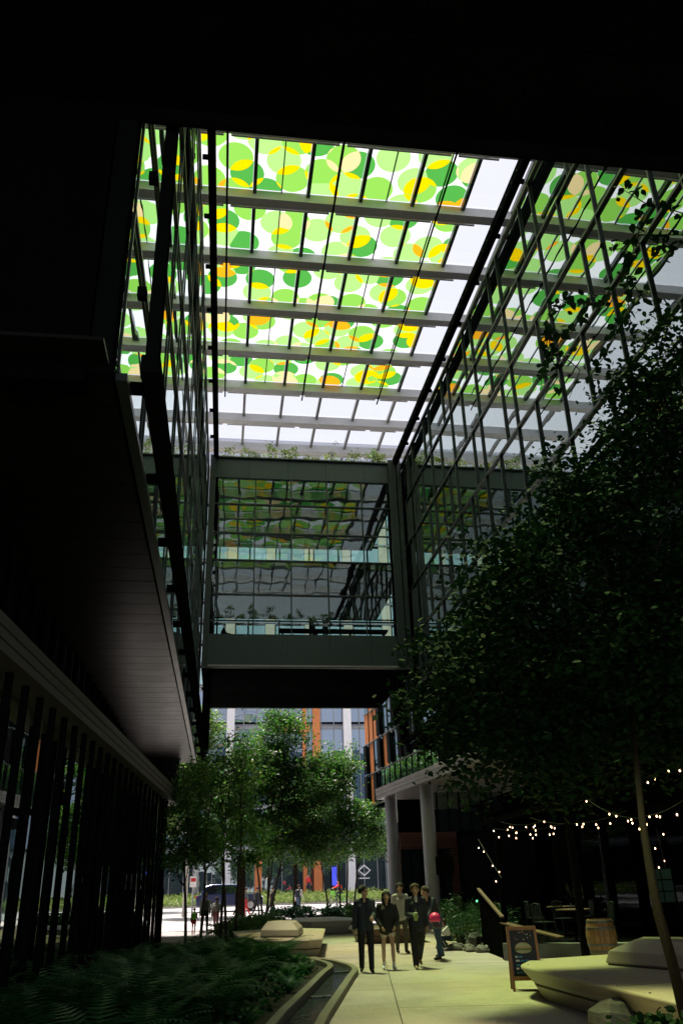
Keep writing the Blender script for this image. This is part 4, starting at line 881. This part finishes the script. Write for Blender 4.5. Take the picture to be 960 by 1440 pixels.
# ================================================================== VEHICLES
def bike(label, loc, rz, rider=None):
    t = thing('bicycle', label, 'bicycle', loc)
    wl = MB().tube([(.33*math.cos(a), 0, .33*math.sin(a)) for a in (2*math.pi*j/24 for j in range(24))], .022, 6, closed=True).mesh('tyre', 'rubber')
    for x in (-.52, .53):
        m = MB()
        for j in range(10): a = math.pi*2*j/10; m.tube([(x, 0, .35), (x+.31*math.cos(a), 0, .35+.31*math.sin(a))], .004, 3)
        m.tube([(x, -.05, .35), (x, .05, .35)], .03, 8); o = m.build('wheel', 'chrome', None); o.parent = t; o.location = (0, 0, 0)
        q = place(wl, 'tyre', None, (x, 0, .35)); q.parent = o
    F = [((-.52, 0, .35), (-.08, 0, .32)), ((-.08, 0, .32), (-.2, 0, .82)), ((-.2, 0, .78), (.36, 0, .80)), ((-.08, 0, .32), (.38, 0, .72)), ((-.52, 0, .35), (-.19, 0, .74)), ((.34, 0, .95), (.53, 0, .35))]
    m = MB()
    for a, b in F: m.tube([a, b], .026, 7)
    o = m.build('frame', 'bike_green', None); o.parent = t
    for nm, mm, mt in (('saddle', MB().box(-.32, -.08, -.07, .07, .86, .93), 'rubber'), ('handlebar', MB().tube([(.25, -.28, 1.02), (.36, -.1, 1.02), (.36, .1, 1.02), (.25, .28, 1.02)], .016, 6), 'rubber'), ('basket', MB().box(.42, .7, -.15, .15, .75, 1.0), 'bike_green'), ('mudguard', MB().tube([(-.52+.38*math.cos(a), 0, .35+.38*math.sin(a)) for a in (.3, .8, 1.3, 1.8, 2.4)], .03, 6), 'bike_green')):
        o = mm.build(nm, mt, None, bevel=.02 if nm in ('saddle', 'basket') else 0); o.parent = t
    t.rotation_euler = (0, 0, rz); return t
bk = PY(478, 1270, 69.5); bike('green shared bicycle ridden along the street by a person in red', (bk.x, 69.5, .52), math.pi)
figure('cyclist in red jacket and dark trousers riding the green bicycle', (bk.x+.12, 69.5, .72), -math.pi/2, 1.72, dict(sk, top='red_cloth', legs='navy2', shoe='shoe_black', sleeve=1.2, torso=1.1), [(1.15, 1.1), (.7, 1.15)], [(.9, .1, .3, 0), (.9, .1, .3, 0)], (.35, 0), (0, .1), vox=.026, detail=False)
def suv(label, loc, rz, paint):
    t = thing('parked_car', label, 'car', loc)
    prof = [(-2.25, .32), (-2.3, .75), (-2.2, 1.0), (-1.95, 1.08), (-1.7, 1.58), (-1.2, 1.70), (.3, 1.68), (.75, 1.48), (1.25, 1.08), (2.05, .98), (2.3, .78), (2.32, .35)]
    def sec(y, sh_): return [(x, y, z if z < 1.09 else 1.09+(z-1.09)*1) for x, z in prof]
    rg = []
    for y, k in ((-.92, .0), (-.93, 0), (.93, 0), (.92, 0)): rg.append([(x, y*(1-.18*max(0, (z-1.05))/.65), z) for x, z in prof])
    m = MB().rings([rg[0], rg[-1]]); o = m.build('body', paint, None, bevel=.06, seg=3); o.parent = t
    for s in (-1, 1):
        for nm, xs_ in (('side_window', ((-1.72, 1.12), (-1.5, 1.55), (-.75, 1.60), (-.75, 1.12))), ('side_window', ((-.68, 1.12), (-.68, 1.60), (.25, 1.58), (.95, 1.14)))):
            v = [(x, s*(.93*(1-.18*(z-1.05)/.65)+.004), z) for x, z in xs_]; o = MB().add(v, [(0, 1, 2, 3) if s > 0 else (3, 2, 1, 0)]).build(nm, 'car_glass', None); o.parent = t
        for x in (-1.42, 1.45):
            o = MB().tube([(x, s*.72, .36), (x, s*.95, .36)], .36, 20).build('wheel', 'rubber', None); o.parent = t
            r2 = MB().tube([(x, s*.94, .36), (x, s*.962, .36)], .22, 14).build('rim', 'chrome', None); r2.parent = o
        o = MB().box(2.18, 2.32, s*.55-.2, s*.55+.2, .74, .88).build('headlight', 'white_paint', None, bevel=.03); o.parent = t
        o = MB().box(-2.31, -2.2, s*.7-.12, s*.7+.12, .8, 1.0).build('tail_light', 'red_cloth', None, bevel=.02); o.parent = t
        o = MB().box(.85, 1.05, s*1.0-.08, s*1.0+.08, 1.1, 1.24).build('mirror', paint, None, bevel=.03); o.parent = t
    o = MB().add([(.78, -.72, 1.47), (.78, .72, 1.47), (1.24, .84, 1.11), (1.24, -.84, 1.11)], [(0, 1, 2, 3)]).build('windscreen', 'car_glass', None); o.parent = t; o.location = (.02, 0, .012)
    t.rotation_euler = (0, 0, rz); return t
cpos = PY(322, 1280, 63.5); suv('dark blue sport utility car parked along the street', (cpos.x, 63.5, .5), 0, 'car_blue')

# ================================================================== RIGHT SIDE: SIGN, PATIO, STONES
ab = thing('sandwich_board', 'wooden chalkboard sandwich sign with a drawn burger standing on the paving', 'sign', (5.16, 15.25, 0))
A0, tz, W2 = Vector((5.06, 15.35, 0)), .96, .23
sx = Vector((math.cos(-.22), math.sin(-.22), 0)); sy = Vector((-sx.y, sx.x, 0))
def ap(u, v, w_=0, front=True):            # board coords: u across, v up the leaning face
    return A0+Vector((.10, -.1, 0))+sx*u+sy*((v*.20-.20-w_) if front else (.20-v*.20+w_))+Vector((0, 0, v*tz))
for s in (-1, 1):
    MB().bar(ap(s*W2, .003), ap(s*W2, 1), .045, .04, tuple(sy)).build('leg', 'board_wood', ab, bevel=.004); MB().bar(ap(s*W2, .003, 0, False), ap(s*W2, 1, .03, False), .045, .03, tuple(sy)).build('leg', 'board_wood', ab, bevel=.004)
for v in (.975, .20): MB().bar(ap(-W2+.023, v), ap(W2-.023, v), .04, .06).build('rail', 'board_wood', ab, bevel=.004)
for v in (.97, .2): MB().bar(ap(-W2+.023, v, 0, False), ap(W2-.023, v, 0, False), .03, .05).build('rail', 'board_wood', ab)
bd = MB().add([ap(-W2+.02, .22, -.005), ap(W2-.02, .22, -.005), ap(W2-.02, .95, -.005), ap(-W2+.02, .95, -.005), ap(-W2+.02, .22, -.015), ap(W2-.02, .22, -.015), ap(W2-.02, .95, -.015), ap(-W2+.02, .95, -.015)], MB.BF).build('chalkboard', 'chalkboard', ab)
MB().add([ap(-W2+.02, .22, -.005, False), ap(W2-.02, .22, -.005, False), ap(W2-.02, .95, -.005, False), ap(-W2+.02, .95, -.005, False)], [(3, 2, 1, 0)]).build('back_board', 'board_wood', ab)
def ell(cu, cv, ru, rv, mat, name, half=0):
    n = 18; v = [ap(cu+ru*math.cos(a), cv+rv*math.sin(a), .002) for a in ((math.pi*j/(n-1) if half > 0 else -math.pi*j/(n-1)) if half else 2*math.pi*j/n for j in range(n))]
    return MB().add(v, [tuple(range(n)) if half >= 0 else tuple(reversed(range(n)))]).build(name, mat, bd)
ell(0, .665, .135, .085, 'chalk_bun', 'bun_drawing', 1); ell(0, .63, .135, .05, 'chalk_bun', 'bun_drawing', -1)
for v, mt in ((.648, 'chalk_green'), (.662, 'chalk_red')): MB().bar(ap(-.14, v, .004), ap(.14, v, .004), .004, .012).build('filling_drawing', mt, bd)
rs = random.Random(2)
for k in range(16): ell(rs.uniform(-.16, .16), rs.uniform(.77, .92), .008, .007, rs.choice(['chalk_red', 'chalk_white', 'chalk_bun']), 'chalk_dot')
for r_, v in enumerate((.53, .47, .40, .35, .29)):
    u = -.15
    while u < .13:
        w_ = rs.uniform(.03, .07); MB().bar(ap(u, v, .003), ap(u+w_, v, .003), .003, .028).build('chalk_stroke', rs.choice(['chalk_blue', 'chalk_blue', 'chalk_white']), bd) if rs.random() < .8 else None; u += w_+.018
# patio plinth of concrete blocks, deck, ramp rail
pt_ = thing('patio_plinth', 'low concrete plinth edging the dark restaurant patio', 'plinth', (8, 20, 0))
pts = [(6.75, 21.2), (7.35, 20.6), (8.3, 20.2), (9.3, 19.6), (10.3, 18.6), (11.6, 17.4)]
for (x0, y0), (x1, y1) in zip(pts, pts[1:]):
    d = Vector((x1-x0, y1-y0, 0)); L = d.length; d.normalize(); a = Vector((x0, y0, .19)); MB().bar(a+d*.006, a+d*(L-.006), .3, .36).build('block', 'patio_concrete', pt_, bevel=.01)
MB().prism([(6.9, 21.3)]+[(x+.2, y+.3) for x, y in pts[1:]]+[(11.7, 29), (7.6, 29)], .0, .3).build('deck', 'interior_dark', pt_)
rl = thing('ramp_railing', 'black picket railing with sloping wooden handrail beside the rocks', 'railing', (6.9, 22.5, 0))
ra, rb = PY(672, 1250, 24.5), PY(706, 1290, 21.3)
MB().bar(ra, rb, .09, .05).build('handrail', 'rail_wood', rl, bevel=.008); MB().bar(rb-Vector((0, 0, .12)), Vector((7.75, 20.15, .5)), .32, .03).build('ledge_board', 'rail_wood', rl)
for k in range(20):
    q = ra.lerp(rb, (k+.5)/20); MB().box(q.x-.012, q.x+.012, q.y-.03, q.y+.03, 0, q.z-.03).build('picket', 'black_metal', rl)
MB().box(rb.x-.07, rb.x+.07, rb.y-.07, rb.y+.07, 0, rb.z-.03).build('post', 'black_metal', rl)
# barrel
bc = Vector((7.75, 17.9, .3)); brl = thing('wine_barrel', 'oak barrel with metal hoops standing at the patio edge', 'barrel', bc)
NSt = 18
for k in range(NSt):
    a0, a1 = 2*math.pi*k/NSt+.012, 2*math.pi*(k+1)/NSt-.012; m = MB(); rg = []
    for z, r_ in ((.01, .25), (.18, .29), (.32, .305), (.46, .29), (.63, .25)):
        rg.append([bc+Vector((q*math.cos(a), q*math.sin(a), z)) for a, q in ((a0, r_), (a1, r_), (a1, r_-.03), (a0, r_-.03))])
    m.rings(rg).build('stave', 'barrel_wood', brl)
for z, r_ in ((.05, .264), (.17, .290), (.47, .290), (.59, .264)): MB().lathe([(r_, z-.02), (r_+.006, z-.018), (r_+.006, z+.018), (r_, z+.02)], bc, 24).build('hoop', 'barrel_hoop', brl)
MB().lathe([(.235, .58), (.235, .60)], bc, 20).build('head', 'barrel_wood', brl); MB().lathe([(.24, .0), (.24, .3)], bc+Vector((0, 0, -.3)), 16).build('block', 'patio_concrete', brl)
# tables and chairs in the gloom
def cafe_table(loc, label):
    t = thing('cafe_table', label, 'table', loc, None); c = Vector(loc)
    MB().lathe([(.42, .70), (.42, .735)], c, 22).build('tabletop', 'rail_wood', t, bevel=.006); MB().tube([c+Vector((0, 0, .03)), c+Vector((0, 0, .7))], .03, 10).build('pedestal', 'black_metal', t); MB().lathe([(.25, 0), (.25, .02), (.04, .04)], c, 18).build('base', 'black_metal', t); return t
def chair(loc, rz, label):
    t = thing('cafe_chair', label, 'chair', loc, 'metal chairs on the patio')
    def add(n_, m_, mt='dark_green_metal', bv=0): o = m_.build(n_, mt, None, bevel=bv); o.parent = t
    add('seat', MB().box(-.2, .2, -.2, .2, .44, .465), bv=.01)
    for x in (-.19, .19):
        add('leg', MB().tube([(x, -.18, .44), (x*1.15, -.22, 0)], .014, 6)); add('leg', MB().tube([(x*1.15, .24, 0), (x, .18, .44), (x*.9, .24, .86)], .014, 6))
    for q in range(4): add('back_slat', MB().box(-.14+q*.08, -.10+q*.08, .205+.0, .22, .48, .84))
    add('back_rail', MB().tube([(-.175, .24, .85), (0, .26, .88), (.175, .24, .85)], .016, 6)); t.rotation_euler = (0, 0, rz)
cafe_table((8.7, 21.6, .3), 'round wooden cafe table on the dark patio beside the barrel'); cafe_table((9.6, 24.6, .3), 'round cafe table further back on the dark patio')
gb = Vector((8.62, 21.45, 1.04)); gl_ = thing('water_glass', 'tall tumbler standing on the cafe table', 'glass', gb); MB().lathe([(.03, 0), (.038, .14)], gb, 12).build('tumbler', 'rail_glass', gl_)
for x, y, a in ((8.05, 21.9, 1.9), (9.3, 21.2, -1.6), (9.3, 23.8, .3), (10.3, 24.7, -1.6), (8.9, 24.9, 1.6)): chair((x, y, .3), a, 'slatted metal chair drawn up to a cafe table on the patio')
# pergola frame that carries the string lights
pg = thing('patio_pergola', 'dark timber pergola posts and beams over the patio', 'pergola', (9, 20, 0))
for x, y in ((7.9, 24.6), (7.9, 19.2), (9.2, 15.6), (11.2, 24.6), (11.3, 19.5)): MB().box(x-.07, x+.07, y-.07, y+.07, .0, 3.3).build('post', 'interior_dark', pg)
for a, b in (((7.9, 15.2, 3.35), (7.9, 26, 3.35)), ((11.2, 15.2, 3.35), (11.2, 26, 3.35)), ((7.6, 24.6, 3.5), (11.5, 24.6, 3.5)), ((7.6, 19.2, 3.5), (11.5, 19.2, 3.5))): MB().bar(a, b, .12, .14).build('beam', 'interior_dark', pg)
def string_lights(label, A, B, n, sag):
    A, B = Vector(A), Vector(B); t = thing('string_lights', label, 'string lights', A); P_ = [A.lerp(B, i/24)-Vector((0, 0, sag*4*(i/24)*(1-i/24))) for i in range(25)]
    MB().tube(P_, .007, 4).build('cable', 'rubber', t)
    bm = MB().rings(sphere_rings((0, 0, 0), (.014, .014, .02), 8, 5)).mesh('bulb', 'bulb_glow', smooth=True); cap = MB().tube([(0, 0, .028), (0, 0, .06)], .013, 6).mesh('socket', 'rubber')
    for k in range(n):
        i = 24*(k+.5)/n; q = P_[int(i)].lerp(P_[min(24, int(i)+1)], i-int(i))-Vector((random.uniform(-.12, .12), random.uniform(-.3, .3), .05+random.uniform(-.02, .16))); place(bm, 'bulb', t, q); place(cap, 'socket', t, q)
for (pa, Ya), (pb, Yb), n, sg_, lab in ((((690, 1150), 25), ((760, 1155), 22), 9, .14, 'warm string lights strung along the far pergola beam'), (((695, 1165), 24), ((800, 1155), 20), 12, .12, 'warm string lights sagging over the cafe tables'), (((745, 1150), 22), ((880, 1140), 17), 12, .2, 'warm string lights swagged across the middle of the patio'),
        (((820, 1120), 19), ((905, 1150), 16), 7, .15, 'warm string lights near the barrel'), (((880, 1105), 15), ((960, 1060), 13.5), 5, .05, 'warm string lights rising towards the shade tree'), (((900, 1148), 17), ((960, 1125), 14), 6, .06, 'warm string lights under the dark crown'), (((672, 1180), 26), ((705, 1235), 23), 5, .02, 'warm string lights hung down beside the dark block'), (((922, 1165), 19), ((935, 1220), 19), 4, .01, 'warm string lights hanging by the green window')):
    string_lights(lab, PY(*pa, Ya), PY(*pb, Yb), n, sg_)
gw = PY(930, 1245, 21); wn = thing('lit_window', 'small green tinted window glowing faintly behind the patio', 'window', gw)
MB().box(gw.x-.32, gw.x+.32, gw.y-.03, gw.y+.03, gw.z-.42, gw.z+.42).build('frame', 'black_metal', wn)
for i in range(2):
    for j in range(3): MB().box(gw.x-.28+i*.29, gw.x-.02+i*.29, gw.y-.045, gw.y-.032, gw.z-.38+j*.26, gw.z-.15+j*.26).build('pane', 'screen_green', wn)
bs = PY(625, 1217, 34.5); bsg = thing('blade_sign', 'blank black sign hanging from the cedar shop front', 'sign', bs); MB().box(bs.x-.36, bs.x+.36, bs.y-.04, bs.y+.04, bs.z-.34, bs.z+.34).build('panel', 'black_metal', bsg, bevel=.01); MB().bar(bs+Vector((.0, 0, .38)), bs+Vector((1.0, 0, .38)), .03, .03).build('bracket', 'black_metal', bsg); MB().box(bs.x-.02, bs.x+.02, bs.y-.02, bs.y+.02, .0, bs.z-.341).build('post', 'black_metal', bsg)
gl2 = PY(670, 1267, 24); gr = thing('garden_light', 'small green spot lamp among the shrubs by the handrail', 'lamp', gl2); MB().rings(sphere_rings(gl2, (.025, .025, .025), 8, 5)).build('lens', 'green_lamp', gr); MB().tube([(gl2.x, gl2.y, 0), (gl2.x, gl2.y, gl2.z-.026)], .008, 6).build('stake', 'rubber', gr)
# rocks, pebbles, shrubs by the rail
def rock(loc, s, seed, mat, label, group):
    r_ = random.Random(seed); m = MB().rings(sphere_rings((0, 0, 0), (1, 1, 1), 9, 6)); m.v = [tuple(Vector(v)*(1+r_.uniform(-.16, .16))) for v in m.v]
    o = bpy.data.objects.new('rock', m.mesh('rock', mat)); COL.objects.link(o); o.location = loc; o.scale = s; o.rotation_euler = (0, 0, r_.uniform(0, 6)); props(o, label, 'rock', group); return o
rs = random.Random(9)
for k in range(34):
    u = rs.random(); x = 6.25+u*1.05+rs.uniform(-.15, .3); y = 25.6-u*2.6+rs.uniform(0, .7); s = rs.uniform(.07, .17); rock((x, y, s*.45), (s*rs.uniform(.8, 1.5), s, s*.7), k, 'pebble', 'small grey stone edging the shrub bed by the railing', 'stones edging the shrub bed')
p = G(690, 1336); rock((p.x-.12, p.y, .14), (.12, .4, .16), 77, 'pebble', 'long pale boulder leaning at the foot of the black railing', None)
for q, px_ in enumerate(((668, 1325), (655, 1322), (640, 1316))): p = G(*px_, .15); rock((p.x, p.y, .16), (.34, .28, .24), 80+q, 'rock', ('dark mossy boulder beside the pale leaning boulder', 'dark boulder below the variegated plants', 'dark boulder below the feathery shrub')[q], None)
def bush(label, loc, r_, n, per, leaf, mat, shape='diamond', name='shrub', up=.5, sp=.12, group=None):
    t = thing(name, label, 'shrub', loc, group); L_ = Vector(loc); m = MB(); rs_ = random.Random(int(loc[0]*100))
    for q in range(6): m.tube([L_, L_+Vector((rs_.uniform(-.6, .6)*r_[0], rs_.uniform(-.6, .6)*r_[1], r_[2]*1.1))], [.015, .005], 5)
    m.build('stems', 'bark', t); _, p_ = clumps([(L_.x, L_.y, L_.z+r_[2]*.8, r_[0], r_[1], r_[2])], n, per, sp, .3); p_[:, 2] = np.maximum(p_[:, 2], L_.z+.03); leaf_obj('foliage', p_, leaf, shape, [mat], t, None, up); return t
bush('feathery dark green shrub behind the squatting child', (7.2, 26.6, 0), (1.0, .8, .75), 90, 40, .16, 'shrub', 'blade', up=0)
bush('dark bushy shrub against the black railing', (7.9, 25.2, 0), (.7, .7, .8), 60, 40, .15, 'shrub', 'blade', up=0)
for q, px_ in enumerate(((648, 1316), (660, 1310), (668, 1302), (672, 1318))): p = G(*px_, .25); bush('clump of pale variegated leaves among the dark boulders', (p.x, p.y, .12), (.22, .2, .16), 7, 6, .19, 'hosta', 'ovate', 'variegated_plant', sp=.08, group='variegated plants among the boulders')
bush('bright green clipped shrub beside the first round column', (7.2, 46, 0), (1.0, .9, .62), 70, 30, .14, 'ground_leaf')
for x, y, lab in ((4.2, 47, 'dark spreading shrub in the planter under the four stemmed tree'), (5.6, 46.6, 'dark shrub at the edge of the street planter'), (6.5, 47.8, 'low dark juniper by the planter end'), (3.0, 47.4, 'dark shrub beside the multi stemmed tree')): bush(lab, (x, y, .05), (.95, .8, .5), 60, 30, .14, 'shrub')
for x, y, lab in ((1.2, 38.5, 'bright green leafy planting in front of the courtyard tree'), (1.9, 40.8, 'bright green ground planting around the tree stems'), (.5, 36, 'light green grassy planting by the beige bench')): bush(lab, (x, y, .02), (.95, 1.4, .42), 90, 30, .13, 'ground_leaf')
pl = structure(thing('planter_kerb', None, None, (2, 40, 0))); MB().prism([(.2, 33), (.35, 33), (.0, 44.5), (-.15, 44.5)], 0, .35).build('kerb_side', 'kerb_stone', pl)
MB().prism([(2.3, 45.2), (7.6, 45.2), (7.9, 49.5), (2.0, 49.5)], -.01, .12).build('soil', 'soil', pl); MB().prism([(.4, 33.2), (2.2, 33.2), (3.0, 44.9), (.1, 44.9)], -.01, .1).build('soil', 'soil', pl)
# bottom right foreground
fr = rock(tuple(G(862, 1436, .12)), (.32, .3, .22), 55, 'rock', 'dark mossy rock at the near corner of the large beige bench', None)
q = G(876, 1440, .02); mk = thing('marker_post', 'slanted black metal plate standing beside the dark rock', 'marker', (q.x, q.y, 0)); MB().bar((q.x+.1, q.y, .0), (q.x-.06, q.y+.05, .42), .13, .03, (0, 1, 0)).build('plate', 'black_metal', mk, bevel=.006); MB().box(q.x+.03, q.x+.17, q.y-.07, q.y+.07, 0, .02).build('foot', 'black_metal', mk)
bush('dark low plants in the near corner under the leaning trunk', (4.35, 8.7, 0), (.55, .7, .2), 60, 30, .12, 'leaf_dark', 'ovate')
# left frame post and notice
fp = thing('gate_frame', 'black metal gate frame standing at the end of the fin screen', 'gate', (-1.74, 27.6, 0)); MB().box(-1.79, -1.69, 27.58, 27.66, 0, 1.80).build('post', 'black_metal', fp); MB().box(-2.3, -1.79, 27.58, 27.64, 1.72, 1.80).build('top_bar', 'black_metal', fp)
nz = PY(199, 1240, 24.6); nc = thing('paper_notice', 'white paper notice with a dark round print fixed to the fin screen', 'notice', nz); MB().box(nz.x-.17, nz.x+.17, nz.y-.008, nz.y+.008, nz.z-.19, nz.z+.19).build('sheet', 'white_cloth', nc); MB().tube([(nz.x+.02, nz.y-.0085, nz.z-.02), (nz.x+.02, nz.y-.0095, nz.z-.02)], .07, 16).build('print', 'furniture', nc)
# street pole and sign
pp = PY(270, 1285, 55); po = thing('sign_pole', 'grey street pole with red and white parking sign', 'sign', (pp.x, 55, gz(55))); MB().tube([(pp.x, 55, gz(55)), (pp.x, 55, 3.2)], .05, 10).build('pole', 'mullion_grey', po); MB().box(pp.x-.2, pp.x+.2, 54.92, 54.95, 2.0, 2.6).build('sign_plate', 'white_paint', po); MB().box(pp.x-.15, pp.x+.15, 54.905, 54.919, 2.3, 2.5).build('sign_band', 'red_cloth', po)
bx_ = thing('street_post', 'thick brown timber post beside the planter on the pavement', 'post', (1.2, 52, .15)); MB().box(.95, 1.4, 51.8, 52.2, .1, 3.3).build('shaft', 'bark_brown', bx_, bevel=.03); MB().box(.9, 1.45, 51.75, 52.25, 3.3, 3.42).build('cap', 'black_metal', bx_)
# people and desks inside the skybridge
dk = thing('long_table', 'long dark bench table behind the skybridge glass', 'table', (4, 41.6, 13.3)); MB().box(2.6, 8.4, 41.3, 41.9, 14.05, 14.15).build('tabletop', 'furniture', dk)
for x in (2.8, 4.6, 6.4, 8.2): MB().box(x-.04, x+.04, 41.4, 41.8, 13.3, 14.05).build('leg', 'furniture', dk)
for x, lab, h in ((4.3, 'person in black standing behind the skybridge table', 1.7), (5.0, 'person in green top standing inside the skybridge', 1.75)):
    figure(lab, (x, 41.0, 13.3), 2.4, h, dict(sk, top='black_cloth' if x < 4.5 else 'screen_green', legs='navy2', shoe='shoe_black'), [(.05, .05), (-.05, .05)], [(.5, .1, .6, 0), (.3, .1, .6, 0)], vox=.03, detail=False)
figure('person sitting at the skybridge end by the dark rail', (-.35, 41.2, 12.98), 1.6, 1.7, dict(sk, top='black_cloth', legs='black_cloth', shoe='shoe_black'), [(1.5, 1.5), (1.5, 1.5)], [(.5, .1, .9, 0), (.5, .1, .9, 0)], (.15, 0), vox=.03, detail=False)
